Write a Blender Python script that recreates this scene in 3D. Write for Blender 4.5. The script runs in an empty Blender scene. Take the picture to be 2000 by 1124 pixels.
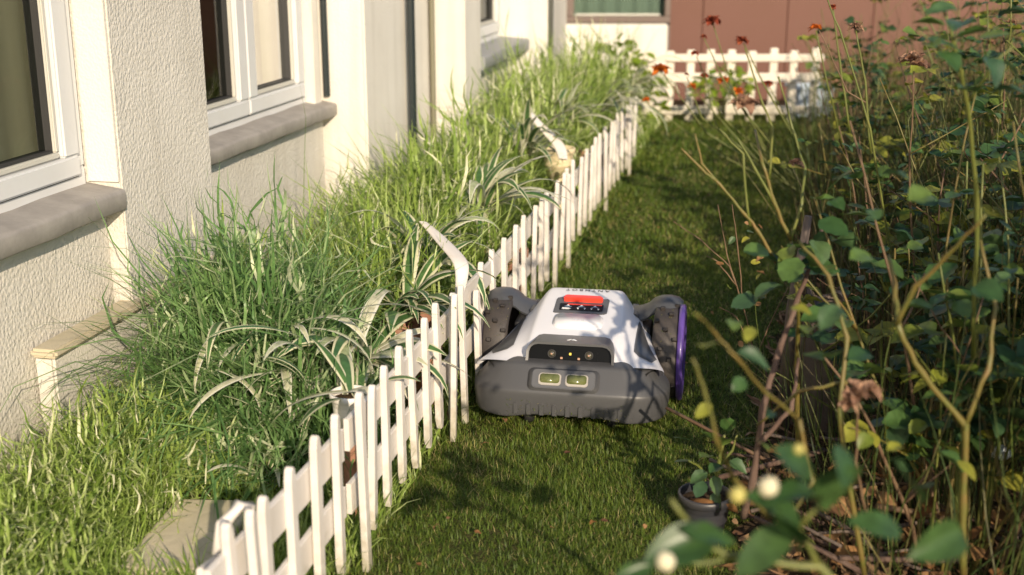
import bpy, bmesh, math, random
import numpy as np
from mathutils import Vector, Matrix
R = math.radians
random.seed(7); rng = np.random.default_rng(11)
sc = bpy.context.scene
COL = sc.collection

# ---------------------------------------------------------------- camera, sky, sun, exposure
cd = bpy.data.cameras.new('camera'); cam = bpy.data.objects.new('camera', cd); COL.objects.link(cam)
cam.location = (0, 0, 1.14); cam.rotation_euler = (R(90 - 16.084), 0, 0)
cd.sensor_width = 36; cd.lens = 43.2; cd.clip_start = 0.05; cd.clip_end = 400
cd.dof.use_dof = True; cd.dof.focus_distance = 2.85; cd.dof.aperture_fstop = 3.0
sc.camera = cam
SUN_EL = 23.0; SUN_AZ = (0.27, -0.96)          # horizontal direction towards the sun
w = bpy.data.worlds.new('World'); sc.world = w; w.use_nodes = True
nt = w.node_tree; bg = nt.nodes['Background']; bg.inputs[1].default_value = 0.15
sky = nt.nodes.new('ShaderNodeTexSky'); sky.sky_type = 'NISHITA'; sky.sun_disc = False
sky.sun_elevation = R(SUN_EL); sky.sun_rotation = math.atan2(SUN_AZ[0], SUN_AZ[1])
nt.links.new(sky.outputs[0], bg.inputs[0])
sl = bpy.data.lights.new('sun', 'SUN'); sl.energy = 5.0; sl.angle = R(0.6); sl.color = (1.0, 0.83, 0.62)
so = bpy.data.objects.new('sun', sl); COL.objects.link(so)
hv = Vector((SUN_AZ[0], SUN_AZ[1], 0)).normalized(); sd = Vector((hv.x * math.cos(R(SUN_EL)), hv.y * math.cos(R(SUN_EL)), math.sin(R(SUN_EL))))
so.rotation_euler = sd.to_track_quat('Z', 'Y').to_euler()
sc.view_settings.view_transform = 'Standard'; sc.view_settings.look = 'None'
sc.view_settings.exposure = 0.28; sc.view_settings.gamma = 1
sc.cycles.max_bounces = 6; sc.cycles.transparent_max_bounces = 12

# ---------------------------------------------------------------- tagging helpers
def tag(o, label=None, cat=None, group=None, kind=None):
    if label: o['label'] = label
    if cat: o['category'] = cat
    if group: o['group'] = group
    if kind: o['kind'] = kind
    return o
def thing(name, label, cat, loc=(0, 0, 0), rz=0, group=None):
    o = bpy.data.objects.new(name, None); COL.objects.link(o); o.empty_display_size = .05
    o.location = loc; o.rotation_euler = (0, 0, rz)
    return tag(o, label, cat, group)
def node(name, parent):
    o = bpy.data.objects.new(name, None); COL.objects.link(o); o.parent = parent; o.empty_display_size = .05
    return o
def link_mesh(name, me, parent=None, mat=None, kind=None):
    if mat is not None and not me.materials: me.materials.append(mat)
    o = bpy.data.objects.new(name, me); COL.objects.link(o)
    if parent: o.parent = parent
    if kind: o['kind'] = kind
    return o
def raw_mesh(name, V, F, mat=None, smooth=False, attr=None, uv=None):
    """V (n,3), F (m,k) numpy; attr dict name->per-face float"""
    V = np.asarray(V, np.float32); F = np.asarray(F, np.int32); k = F.shape[1]
    me = bpy.data.meshes.new(name); me.vertices.add(len(V)); me.vertices.foreach_set('co', V.ravel())
    me.loops.add(F.size); me.loops.foreach_set('vertex_index', F.ravel())
    me.polygons.add(len(F)); me.polygons.foreach_set('loop_start', np.arange(0, F.size, k, dtype=np.int32))
    me.polygons.foreach_set('loop_total', np.full(len(F), k, np.int32))
    if smooth: me.polygons.foreach_set('use_smooth', np.ones(len(F), bool))
    for n_, a in (attr or {}).items():
        dom = 'POINT' if len(a) == len(V) else 'FACE'
        at = me.attributes.new(n_, 'FLOAT', dom); at.data.foreach_set('value', np.asarray(a, np.float32))
    me.update(calc_edges=True)
    if mat: me.materials.append(mat)
    return me
class MB:
    def __init__(s): s.bm = bmesh.new()
    def box(s, c, d, rot=None, bev=0, seg=1):
        r = bmesh.ops.create_cube(s.bm, size=1); vs = r['verts']
        bmesh.ops.scale(s.bm, verts=vs, vec=d)
        if bev:
            es = list({e for v in vs for e in v.link_edges})
            rr = bmesh.ops.bevel(s.bm, geom=es, offset=bev, segments=seg, affect='EDGES', profile=.5)
            vs = list({v for f in rr['faces'] for v in f.verts} | {v for v in vs if v.is_valid})
        if rot is not None: bmesh.ops.rotate(s.bm, verts=vs, cent=(0, 0, 0), matrix=rot)
        bmesh.ops.translate(s.bm, verts=vs, vec=c); return s
    def hull8(s, P, bev=0):
        v = [s.bm.verts.new(p) for p in P]
        fs = [s.bm.faces.new([v[i] for i in f]) for f in ((3, 2, 1, 0), (4, 5, 6, 7), (0, 1, 5, 4), (1, 2, 6, 5), (2, 3, 7, 6), (3, 0, 4, 7))]
        bmesh.ops.recalc_face_normals(s.bm, faces=fs)
        if bev: bmesh.ops.bevel(s.bm, geom=list({e for f in fs for e in f.edges}), offset=bev, segments=2, affect='EDGES')
        return s
    def prism(s, pts, axis_fn, depth0, depth1, bev=0):
        """pts 2-D outline; axis_fn(a,b,d) -> 3-D"""
        a = [s.bm.verts.new(axis_fn(x, y, depth0)) for x, y in pts]; b = [s.bm.verts.new(axis_fn(x, y, depth1)) for x, y in pts]
        n = len(pts); fs = [s.bm.faces.new(a[::-1]), s.bm.faces.new(b)]
        top = list(fs[1].edges)
        for i in range(n): fs.append(s.bm.faces.new((a[i], a[(i + 1) % n], b[(i + 1) % n], b[i])))
        bmesh.ops.recalc_face_normals(s.bm, faces=fs)
        if bev: bmesh.ops.bevel(s.bm, geom=top, offset=bev, segments=2, affect='EDGES')
        return s
    def tube(s, pts, rad, n=6, cap=True):
        rings = []; N = len(pts)
        for i, p in enumerate(pts):
            p = Vector(p); t = (Vector(pts[min(i + 1, N - 1)]) - Vector(pts[max(i - 1, 0)])).normalized()
            u = t.cross(Vector((.31, .92, .17))).normalized(); v = t.cross(u)
            r = rad[i] if hasattr(rad, '__len__') else rad
            rings.append([s.bm.verts.new(p + (u * math.cos(2 * math.pi * k / n) + v * math.sin(2 * math.pi * k / n)) * r) for k in range(n)])
        for a, b in zip(rings, rings[1:]):
            for k in range(n): s.bm.faces.new((a[k], a[(k + 1) % n], b[(k + 1) % n], b[k])).smooth = True
        if cap and n > 2:
            s.bm.faces.new(rings[0][::-1]); s.bm.faces.new(rings[-1])
        return s
    def lathe(s, prof, n=32, mat=None):
        rings = []
        for r, z in prof: rings.append([s.bm.verts.new((r * math.cos(2 * math.pi * k / n), r * math.sin(2 * math.pi * k / n), z)) for k in range(n)])
        for a, b in zip(rings, rings[1:]):
            for k in range(n): s.bm.faces.new((a[k], a[(k + 1) % n], b[(k + 1) % n], b[k])).smooth = True
        if mat is not None: bmesh.ops.transform(s.bm, matrix=mat, verts=[v for r_ in rings for v in r_])
        return s
    def grid(s, rows, closed=False, smooth=True):
        vr = [[s.bm.verts.new(p) for p in r] for r in rows]
        for a, b in zip(vr, vr[1:]):
            m = len(a)
            for k in range(m if closed else m - 1): s.bm.faces.new((a[k], a[(k + 1) % m], b[(k + 1) % m], b[k])).smooth = smooth
        return s
    def mesh(s, name, mat=None, smooth=False, recalc=True):
        if recalc: bmesh.ops.recalc_face_normals(s.bm, faces=s.bm.faces[:])
        me = bpy.data.meshes.new(name); s.bm.to_mesh(me); s.bm.free()
        if smooth: me.polygons.foreach_set('use_smooth', [True] * len(me.polygons))
        if mat: me.materials.append(mat)
        return me
    def obj(s, name, mat, parent=None, smooth=False, kind=None, **k):
        return link_mesh(name, s.mesh(name, mat, smooth, **k), parent, None, kind)
def sharp_smooth(o, deg=35):
    me = o.data; me.polygons.foreach_set('use_smooth', [True] * len(me.polygons))
    bm = bmesh.new(); bm.from_mesh(me)
    for e in bm.edges:
        if len(e.link_faces) == 2 and e.calc_face_angle(0) > R(deg): e.smooth = False
    bm.to_mesh(me); bm.free(); return o

# ---------------------------------------------------------------- materials
def mat(name, col, rough=.6, bump=None, var=None, spec=.5, metal=0, coat=0, trans=0, extra=None):
    """bump=(scale, strength, distance[, stretch]) ; var=(scale, colour2, amount)"""
    m = bpy.data.materials.new(name); m.use_nodes = True; t = m.node_tree; b = t.nodes['Principled BSDF']
    b.inputs['Base Color'].default_value = (*col, 1); b.inputs['Roughness'].default_value = rough
    b.inputs['Metallic'].default_value = metal; b.inputs['Specular IOR Level'].default_value = spec
    b.inputs['Coat Weight'].default_value = coat; b.inputs['Transmission Weight'].default_value = trans
    tc = t.nodes.new('ShaderNodeTexCoord'); g = t.nodes.new('ShaderNodeNewGeometry')
    if var:
        n = t.nodes.new('ShaderNodeTexNoise'); n.inputs['Scale'].default_value = var[0]; n.inputs['Detail'].default_value = 6; n.inputs['Roughness'].default_value = .65
        t.links.new(g.outputs['Position'], n.inputs['Vector'])
        cr = t.nodes.new('ShaderNodeMapRange'); cr.inputs[1].default_value = .35; cr.inputs[2].default_value = .7; cr.inputs[4].default_value = var[2]
        t.links.new(n.outputs[0], cr.inputs[0])
        mx = t.nodes.new('ShaderNodeMix'); mx.data_type = 'RGBA'; mx.inputs[6].default_value = (*col, 1); mx.inputs[7].default_value = (*var[1], 1)
        t.links.new(cr.outputs[0], mx.inputs[0]); t.links.new(mx.outputs[2], b.inputs['Base Color'])
    if bump:
        n = t.nodes.new('ShaderNodeTexNoise'); n.inputs['Scale'].default_value = bump[0]; n.inputs['Detail'].default_value = 3
        mp = t.nodes.new('ShaderNodeMapping'); mp.inputs['Scale'].default_value = bump[3] if len(bump) > 3 else (1, 1, 1)
        t.links.new(g.outputs['Position'], mp.inputs[0]); t.links.new(mp.outputs[0], n.inputs['Vector'])
        bp = t.nodes.new('ShaderNodeBump'); bp.inputs['Strength'].default_value = bump[1]; bp.inputs['Distance'].default_value = bump[2]
        t.links.new(n.outputs[0], bp.inputs['Height']); t.links.new(bp.outputs[0], b.inputs['Normal'])
    return m
def stucco(name, col, col2, scale=118, dist=.0026):
    m = mat(name, col, .9, None, (2.2, col2, .8), spec=.2); t = m.node_tree; b = t.nodes['Principled BSDF']
    g0 = t.nodes.new('ShaderNodeNewGeometry'); mq = t.nodes.new('ShaderNodeMapping'); mq.inputs['Scale'].default_value = (14, 14, 1.1); ns = t.nodes.new('ShaderNodeTexNoise'); ns.inputs['Scale'].default_value = 1.0; ns.inputs['Detail'].default_value = 5
    t.links.new(g0.outputs['Position'], mq.inputs[0]); t.links.new(mq.outputs[0], ns.inputs['Vector'])
    r1 = t.nodes.new('ShaderNodeMapRange'); r1.inputs[1].default_value = .5; r1.inputs[2].default_value = .8; r1.inputs[4].default_value = .35; t.links.new(ns.outputs[0], r1.inputs[0])
    sp = t.nodes.new('ShaderNodeSeparateXYZ'); t.links.new(g0.outputs['Position'], sp.inputs[0])
    r2 = t.nodes.new('ShaderNodeMapRange'); r2.inputs[1].default_value = .02; r2.inputs[2].default_value = .22; r2.inputs[3].default_value = .55; r2.inputs[4].default_value = 0; t.links.new(sp.outputs['Z'], r2.inputs[0])
    ad = t.nodes.new('ShaderNodeMath'); ad.operation = 'ADD'; ad.use_clamp = True; t.links.new(r1.outputs[0], ad.inputs[0]); t.links.new(r2.outputs[0], ad.inputs[1])
    md = t.nodes.new('ShaderNodeMix'); md.data_type = 'RGBA'; md.inputs[7].default_value = (.36, .33, .27, 1); src = b.inputs['Base Color'].links[0].from_socket
    t.links.new(ad.outputs[0], md.inputs[0]); t.links.new(src, md.inputs[6]); t.links.new(md.outputs[2], b.inputs['Base Color'])
    g = t.nodes.new('ShaderNodeNewGeometry'); mp = t.nodes.new('ShaderNodeMapping'); mp.inputs['Scale'].default_value = (1, 1, .85)
    nn = t.nodes.new('ShaderNodeTexNoise'); nn.inputs['Scale'].default_value = 40; t.links.new(g.outputs['Position'], nn.inputs['Vector'])
    add = t.nodes.new('ShaderNodeVectorMath'); add.operation = 'MULTIPLY_ADD'; add.inputs[1].default_value = (.012, .012, .012)
    t.links.new(nn.outputs['Color'], add.inputs[0]); t.links.new(g.outputs['Position'], add.inputs[2])
    t.links.new(add.outputs[0], mp.inputs[0])
    v = t.nodes.new('ShaderNodeTexVoronoi'); v.feature = 'SMOOTH_F1'; v.inputs['Scale'].default_value = scale; v.inputs['Smoothness'].default_value = .5
    t.links.new(mp.outputs[0], v.inputs['Vector'])
    n2 = t.nodes.new('ShaderNodeTexNoise'); n2.inputs['Scale'].default_value = scale * 3; t.links.new(g.outputs['Position'], n2.inputs['Vector'])
    mm = t.nodes.new('ShaderNodeMath'); mm.operation = 'MULTIPLY_ADD'; mm.inputs[1].default_value = -1.0
    sc_ = t.nodes.new('ShaderNodeMath'); sc_.operation = 'MULTIPLY'; sc_.inputs[1].default_value = .35; t.links.new(n2.outputs[0], sc_.inputs[0])
    t.links.new(v.outputs['Distance'], mm.inputs[0]); t.links.new(sc_.outputs[0], mm.inputs[2])
    bp = t.nodes.new('ShaderNodeBump'); bp.inputs['Strength'].default_value = .9; bp.inputs['Distance'].default_value = dist
    t.links.new(mm.outputs[0], bp.inputs['Height']); t.links.new(bp.outputs[0], b.inputs['Normal'])
    return m
def foliage(name, cols, rough=.45, sss=.35, by='attr', stripe=None, spec=.4):
    """cols: list of colours picked by per-blade 'rnd' attribute (or per-object random); stripe: pale margin colour on |across|>.5"""
    m = bpy.data.materials.new(name); m.use_nodes = True; t = m.node_tree; b = t.nodes['Principled BSDF']
    ramp = t.nodes.new('ShaderNodeValToRGB'); e = ramp.color_ramp.elements
    while len(e) < len(cols): e.new(.5)
    for i, c in enumerate(cols): e[i].position = i / max(1, len(cols) - 1); e[i].color = (*c, 1)
    if by == 'attr':
        a = t.nodes.new('ShaderNodeAttribute'); a.attribute_name = 'rnd'; t.links.new(a.outputs['Fac'], ramp.inputs[0])
    else:
        a = t.nodes.new('ShaderNodeObjectInfo'); t.links.new(a.outputs['Random'], ramp.inputs[0])
    out = ramp.outputs[0]
    g = t.nodes.new('ShaderNodeNewGeometry'); n = t.nodes.new('ShaderNodeTexNoise'); n.inputs['Scale'].default_value = 60; n.inputs['Detail'].default_value = 4
    t.links.new(g.outputs['Position'], n.inputs['Vector'])
    mr = t.nodes.new('ShaderNodeMapRange'); mr.inputs[1].default_value = .3; mr.inputs[2].default_value = .7; mr.inputs[3].default_value = .72; mr.inputs[4].default_value = 1.2
    t.links.new(n.outputs[0], mr.inputs[0])
    hs = t.nodes.new('ShaderNodeHueSaturation'); t.links.new(out, hs.inputs['Color']); t.links.new(mr.outputs[0], hs.inputs['Value']); out = hs.outputs[0]
    if stripe:
        a2 = t.nodes.new('ShaderNodeAttribute'); a2.attribute_name = 'across'
        m2 = t.nodes.new('ShaderNodeMapRange'); m2.inputs[1].default_value = stripe[1]; m2.inputs[2].default_value = stripe[1] + .15
        t.links.new(a2.outputs['Fac'], m2.inputs[0])
        mx = t.nodes.new('ShaderNodeMix'); mx.data_type = 'RGBA'; mx.inputs[7].default_value = (*stripe[0], 1)
        t.links.new(m2.outputs[0], mx.inputs[0]); t.links.new(out, mx.inputs[6]); out = mx.outputs[2]
    t.links.new(out, b.inputs['Base Color']); b.inputs['Roughness'].default_value = rough; b.inputs['Specular IOR Level'].default_value = spec
    tr = t.nodes.new('ShaderNodeBsdfTranslucent'); t.links.new(out, tr.inputs[0])
    ms = t.nodes.new('ShaderNodeMixShader'); ms.inputs[0].default_value = sss
    t.links.new(b.outputs[0], ms.inputs[1]); t.links.new(tr.outputs[0], ms.inputs[2]); t.links.new(ms.outputs[0], t.nodes['Material Output'].inputs[0])
    return m
def glass_mat(name, tint=(.75, .8, .75), refl=.12):
    m = bpy.data.materials.new(name); m.use_nodes = True; t = m.node_tree; t.nodes.remove(t.nodes['Principled BSDF'])
    a = t.nodes.new('ShaderNodeBsdfTransparent'); a.inputs[0].default_value = (*tint, 1)
    g = t.nodes.new('ShaderNodeBsdfGlossy'); g.inputs['Roughness'].default_value = .015
    f = t.nodes.new('ShaderNodeFresnel'); f.inputs[0].default_value = 1.5
    mm = t.nodes.new('ShaderNodeMath'); mm.operation = 'MULTIPLY_ADD'; mm.inputs[1].default_value = .75; mm.inputs[2].default_value = .0; mm.use_clamp = True
    t.links.new(f.outputs[0], mm.inputs[0])
    s_ = t.nodes.new('ShaderNodeMixShader'); t.links.new(mm.outputs[0], s_.inputs[0]); t.links.new(a.outputs[0], s_.inputs[1]); t.links.new(g.outputs[0], s_.inputs[2])
    t.links.new(s_.outputs[0], t.nodes['Material Output'].inputs[0]); return m

M = {}
M['stucco'] = stucco('wall_stucco', (.60, .575, .52), (.50, .475, .42))
M['stucco_fine'] = stucco('smooth_render', (.66, .635, .58), (.56, .535, .48), 160, .0012)
M['frame'] = mat('white_upvc', (.60, .61, .62), .35, (9, .1, .001), (6, (.53, .53, .52), .5))
M['bead'] = mat('bead', (.50, .49, .44), .4)
M['seal'] = mat('rubber_seal', (.03, .03, .03), .6)
M['sill'] = mat('stone_sill', (.31, .29, .265), .6, (60, .35, .002), (14, (.21, .195, .18), .9))
M['curtain'] = mat('curtain_cloth', (.46, .44, .32), .9, (200, .2, .001), (8, (.38, .36, .26), .6))
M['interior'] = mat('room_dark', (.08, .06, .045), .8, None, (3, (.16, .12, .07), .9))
M['glass'] = glass_mat('window_glass')
M['pipe'] = mat('pipe_green_black', (.018, .025, .028), .25, coat=.4)
M['pvc'] = mat('white_plastic_fence', (.66, .63, .60), .42, (45, .25, .0012), (11, (.58, .53, .47), .75))
M['pvc_far'] = mat('cream_fence', (.68, .63, .54), .5, (40, .2, .001), (9, (.56, .50, .40), .7))
M['soil'] = mat('soil', (.045, .030, .019), .95, (70, 1, .012), (18, (.10, .07, .04), .8), spec=.1)
M['lawn_soil'] = mat('lawn_base', (.035, .048, .012), .95, (140, 1, .012), (25, (.10, .085, .035), .7), spec=.1)
M['terracotta'] = mat('terracotta', (.27, .12, .07), .85, (50, .3, .002), (12, (.34, .21, .15), .7))
M['potwhite'] = mat('white_pot', (.74, .72, .70), .4, None, (12, (.62, .58, .52), .6))
M['potcream'] = mat('cream_pot', (.70, .60, .40), .5, None, (14, (.5, .38, .2), .6))
M['potblack'] = mat('black_pot', (.022, .024, .032), .4, (80, .2, .001), (15, (.06, .055, .05), .6))
M['brown'] = mat('brown_cladding', (.115, .043, .025), .6, (30, .2, .002, (1, 1, .2)), (3, (.125, .048, .032), .8))
M['winframe'] = mat('brown_window_frame', (.12, .085, .07), .5)
M['stone'] = mat('paving', (.50, .44, .32), .9, (60, .5, .003), (9, (.38, .34, .24), .8))
M['wood'] = mat('weathered_wood', (.09, .068, .055), .85, (60, .9, .006, (1, 1, .12)), (10, (.17, .13, .105), .9))
M['bark'] = mat('bark', (.075, .042, .03), .85, (120, .8, .003, (1, 1, .2)), (20, (.15, .10, .075), .8))
M['stem_g'] = mat('green_stem', (.095, .105, .02), .5, (150, .3, .001), (26, (.17, .10, .03), .9))
M['stem_b'] = mat('brown_stem', (.10, .055, .03), .7, (150, .4, .001), (30, (.19, .13, .07), .8))
M['stem_y'] = mat('olive_stem', (.085, .11, .02), .5, (150, .3, .001), (22, (.15, .15, .035), .9))
M['white'] = mat('mower_white', (.66, .66, .69), .32, (400, .04, .0005), None, coat=.15)
M['grey'] = mat('mower_grey', (.062, .063, .067), .42, (900, .12, .0004), None)
M['grey2'] = mat('mower_grey_panel', (.088, .090, .096), .4, (900, .1, .0004))
M['darkgrey'] = mat('mower_side_window', (.050, .052, .058), .3, None, (14, (.085, .085, .09), .7))
M['black'] = mat('gloss_black', (.003, .003, .003), .3, spec=.12)
M['mblack'] = mat('matte_black', (.015, .015, .016), .6)
M['tyre'] = mat('tyre_dark', (.030, .027, .027), .6, (140, .3, .001), (25, (.065, .052, .042), .7))
M['lug'] = mat('tyre_lug', (.022, .018, .016), .6)
M['arm'] = mat('arch_grey', (.060, .063, .070), .38, (900, .1, .0004))
M['purple'] = mat('purple_rim', (.10, .055, .27), .38, coat=.2)
M['red'] = mat('stop_red', (.78, .055, .03), .3, coat=.3)
M['lens'] = mat('lamp_lens', (.085, .10, .03), .15, None, (60, (.17, .18, .08), .8), spec=.5)
M['chrome'] = mat('chrome', (.34, .32, .29), .35, metal=0)
M['camlens'] = mat('camera_lens', (.05, .045, .03), .05, coat=1)
M['amber'] = mat('amber_led', (.75, .55, .08), .3)
M['copper'] = mat('sensor_dot', (.35, .2, .13), .4)
M['print_w'] = mat('print_white', (.78, .8, .82), .5)
M['print_b'] = mat('print_black', (.03, .03, .035), .5)
M['print_blue'] = mat('print_blue', (.12, .2, .3), .4)
M['print_g'] = mat('print_grey', (.58, .58, .60), .5)
M['lawn'] = foliage('lawn_blades', [(.058, .110, .014), (.100, .165, .022), (.155, .22, .030), (.25, .27, .05), (.52, .42, .20)], .5, .4)
M['blade'] = foliage('long_blades', [(.12, .205, .040), (.22, .33, .06), (.33, .45, .10), (.47, .57, .20), (.85, .84, .58)], .38, .45)
M['blade_cool'] = foliage('cool_blades', [(.08, .17, .055), (.14, .27, .085), (.23, .37, .13), (.68, .72, .48)], .38, .42)
M['lime'] = foliage('lime_leaves', [(.14, .24, .02), (.24, .34, .03), (.32, .40, .06)], .45, .45, 'obj')
M['varieg'] = foliage('variegated_leaf', [(.05, .12, .035), (.08, .17, .05), (.05, .13, .06)], .35, .3, 'obj', ((.66, .64, .44), .52))
M['varieg2'] = foliage('pale_leaf', [(.50, .50, .30), (.62, .60, .45), (.36, .42, .22)], .4, .3, 'obj', ((.72, .70, .60), .6))
M['rleaf'] = foliage('rose_leaf', [(.030, .075, .028), (.045, .10, .03), (.065, .13, .034), (.10, .17, .04), (.14, .18, .03)], .42, .28, 'obj')
M['rleaf_cool'] = foliage('rose_leaf_blue', [(.035, .080, .038), (.052, .105, .042), (.075, .13, .046)], .45, .25, 'obj')
M['yleaf'] = foliage('yellow_leaf', [(.22, .25, .03), (.34, .33, .05), (.14, .20, .03)], .45, .4, 'obj')
M['cleaf'] = foliage('camellia_leaf', [(.026, .062, .018), (.038, .085, .024), (.052, .10, .028)], .36, .2, 'obj', spec=.4)
M['dleaf'] = foliage('dead_leaf', [(.16, .075, .03), (.28, .15, .06), (.36, .21, .10), (.10, .05, .03)], .75, .25, 'obj', spec=.15)
M['twigs'] = foliage('thin_twigs', [(.028, .05, .012), (.055, .09, .018), (.095, .13, .026), (.09, .07, .03), (.16, .14, .05)], .6, .15)
M['bloom_dry'] = foliage('dry_petal', [(.36, .20, .13), (.46, .29, .19), (.30, .17, .12)], .8, .3, 'obj', spec=.1)
M['bloom_or'] = foliage('orange_petal', [(.55, .13, .02), (.68, .20, .03), (.45, .09, .02)], .7, .35, 'obj', spec=.1)
M['bloom_rd'] = foliage('rust_petal', [(.30, .06, .03), (.22, .05, .03), (.40, .11, .05)], .7, .3, 'obj', spec=.1)
M['bud'] = mat('white_bud', (.58, .54, .40), .6, (120, .3, .001), (40, (.46, .42, .22), .5))
M['bud_y'] = mat('yellow_bud', (.40, .36, .10), .6, (120, .3, .001))
M['crate'] = mat('pale_blue_plastic', (.38, .46, .55), .5)
M['litter'] = foliage('litter', [(.10, .05, .025), (.22, .12, .06), (.34, .21, .11), (.05, .03, .02)], .8, .1)

def splash(m, col, z0, z1, amt):
    t = m.node_tree; b = t.nodes['Principled BSDF']; src = b.inputs['Base Color'].links[0].from_socket
    g = t.nodes.new('ShaderNodeNewGeometry'); sp = t.nodes.new('ShaderNodeSeparateXYZ'); t.links.new(g.outputs['Position'], sp.inputs[0])
    n = t.nodes.new('ShaderNodeTexNoise'); n.inputs['Scale'].default_value = 55; n.inputs['Detail'].default_value = 6; t.links.new(g.outputs['Position'], n.inputs['Vector'])
    q = t.nodes.new('ShaderNodeMath'); q.operation = 'MULTIPLY_ADD'; q.inputs[1].default_value = -.22; t.links.new(n.outputs[0], q.inputs[0]); t.links.new(sp.outputs['Z'], q.inputs[2])
    r_ = t.nodes.new('ShaderNodeMapRange'); r_.inputs[1].default_value = z0; r_.inputs[2].default_value = z1; r_.inputs[3].default_value = amt; r_.inputs[4].default_value = 0; t.links.new(q.outputs[0], r_.inputs[0])
    mx = t.nodes.new('ShaderNodeMix'); mx.data_type = 'RGBA'; mx.inputs[7].default_value = (*col, 1); t.links.new(r_.outputs[0], mx.inputs[0]); t.links.new(src, mx.inputs[6]); t.links.new(mx.outputs[2], b.inputs['Base Color'])
splash(M['pvc'], (.26, .24, .15), -.10, .03, .75); splash(M['pvc_far'], (.26, .24, .15), -.10, .03, .7)

# ---------------------------------------------------------------- picture-to-place helper (pins real objects at real depths)
FP = 2400.0; PI_ = R(16.084); CH = 1.14
def at(px, py, Y):
    a = px - 1000; b = 562 - py
    d = (a, FP * math.cos(PI_) + b * math.sin(PI_), -FP * math.sin(PI_) + b * math.cos(PI_)); t = Y / d[1]
    return Vector((d[0] * t, Y, CH + d[2] * t))
WA, WS = -1.581, .215                                # wall (pier) plane X = WA + WS*Y
wu = Vector((WS, 1, 0)).normalized(); wn = Vector((1, -WS, 0)).normalized()
def W(Y, n, z): return Vector((WA + WS * Y, Y, z)) + wn * n
FS = .218                                            # lawn side fence line
def fence_x(Y): return -.272 + FS * (Y - 2.035)
def bed_x(Y): return .42 + .272 * (Y - 2.2)

# ---------------------------------------------------------------- ground
def sheet(name, pts, z, m, kind='structure'):
    mb = MB(); vs = [mb.bm.verts.new((x, y, z)) for x, y in pts]; mb.bm.faces.new(vs)
    o = mb.obj(name, m); o['kind'] = kind
    return o
sheet('ground', [(-60, -60), (60, -60), (60, 80), (-60, 80)], -.012, M['soil'])
def strip(name, fx0, fx1, y0, y1, z, m, ny=60):
    ys = np.linspace(y0, y1, ny); mb = MB()
    mb.grid([[(fx0(y) + .012 * math.sin(y * 9) + .01 * math.sin(y * 23), y, z), (fx1(y) + .02 * math.sin(y * 7) + .015 * math.sin(y * 19), y, z)] for y in ys])
    o = mb.obj(name, m); o['kind'] = 'structure'; return o
strip('lawn', lambda y: fence_x(y) - .04, lambda y: bed_x(y) + .03, -3, 8.4, .004, M['lawn_soil'])
strip('planting_bed', lambda y: WA + WS * y - .3, lambda y: fence_x(y) - .02, 0, 8.6, -.002, M['soil'])
strip('shrub_bed', bed_x, lambda y: bed_x(y) + 5.5, -3, 8.55, 0.0, M['soil'])

# grass blades as one mesh: numpy
def blades(P, L, Wd, az, lean, rnd, seg=2, curl=.5, twist=None):
    """P (n,3) roots, returns V,F,attr"""
    n = len(P); V = np.zeros((n, (seg) * 2 + 1, 3)); side = np.stack([-np.sin(az + (0 if twist is None else twist)), np.cos(az + (0 if twist is None else twist)), np.zeros(n)], 1)
    dirh = np.stack([np.cos(az), np.sin(az), np.zeros(n)], 1)
    for i in range(seg + 1):
        t = i / seg; ang = lean + curl * t * (1.0 if np.isscalar(curl) else 1.0)
        if i == 0: pos = P.copy()
        else: pos = pos + (np.cos(angp)[:, None] * np.array([0, 0, 1]) + np.sin(angp)[:, None] * dirh) * (L / seg)[:, None]
        angp = ang
        wd = Wd * (1 - t ** 2.2) * (.7 + .6 * min(1, t * 3) if seg > 2 else 1)
        if i < seg:
            V[:, 2 * i] = pos - side * (wd / 2)[:, None]; V[:, 2 * i + 1] = pos + side * (wd / 2)[:, None]
        else: V[:, 2 * i] = pos
    k = seg * 2 + 1; base = np.arange(n)[:, None] * k; tris = []
    for i in range(seg - 1):
        a = 2 * i; tris += [[a, a + 1, a + 3], [a, a + 3, a + 2]]
    a = 2 * (seg - 1); tris.append([a, a + 1, a + 2])
    T = np.array(tris); F = (base[:, None, :] + T[None]).reshape(-1, 3)
    return V.reshape(-1, 3), F, np.repeat(rnd, len(T))
def vnoise(x, y, s, seed=0):
    v = np.zeros_like(x)
    r = np.random.default_rng(seed)
    for k in range(7):
        a = r.uniform(0, 6.28); f = s * r.uniform(.6, 1.8); v += np.sin((x * math.cos(a) + y * math.sin(a)) * f + r.uniform(0, 6.28))
    return v / 7 * 1.6
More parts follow.
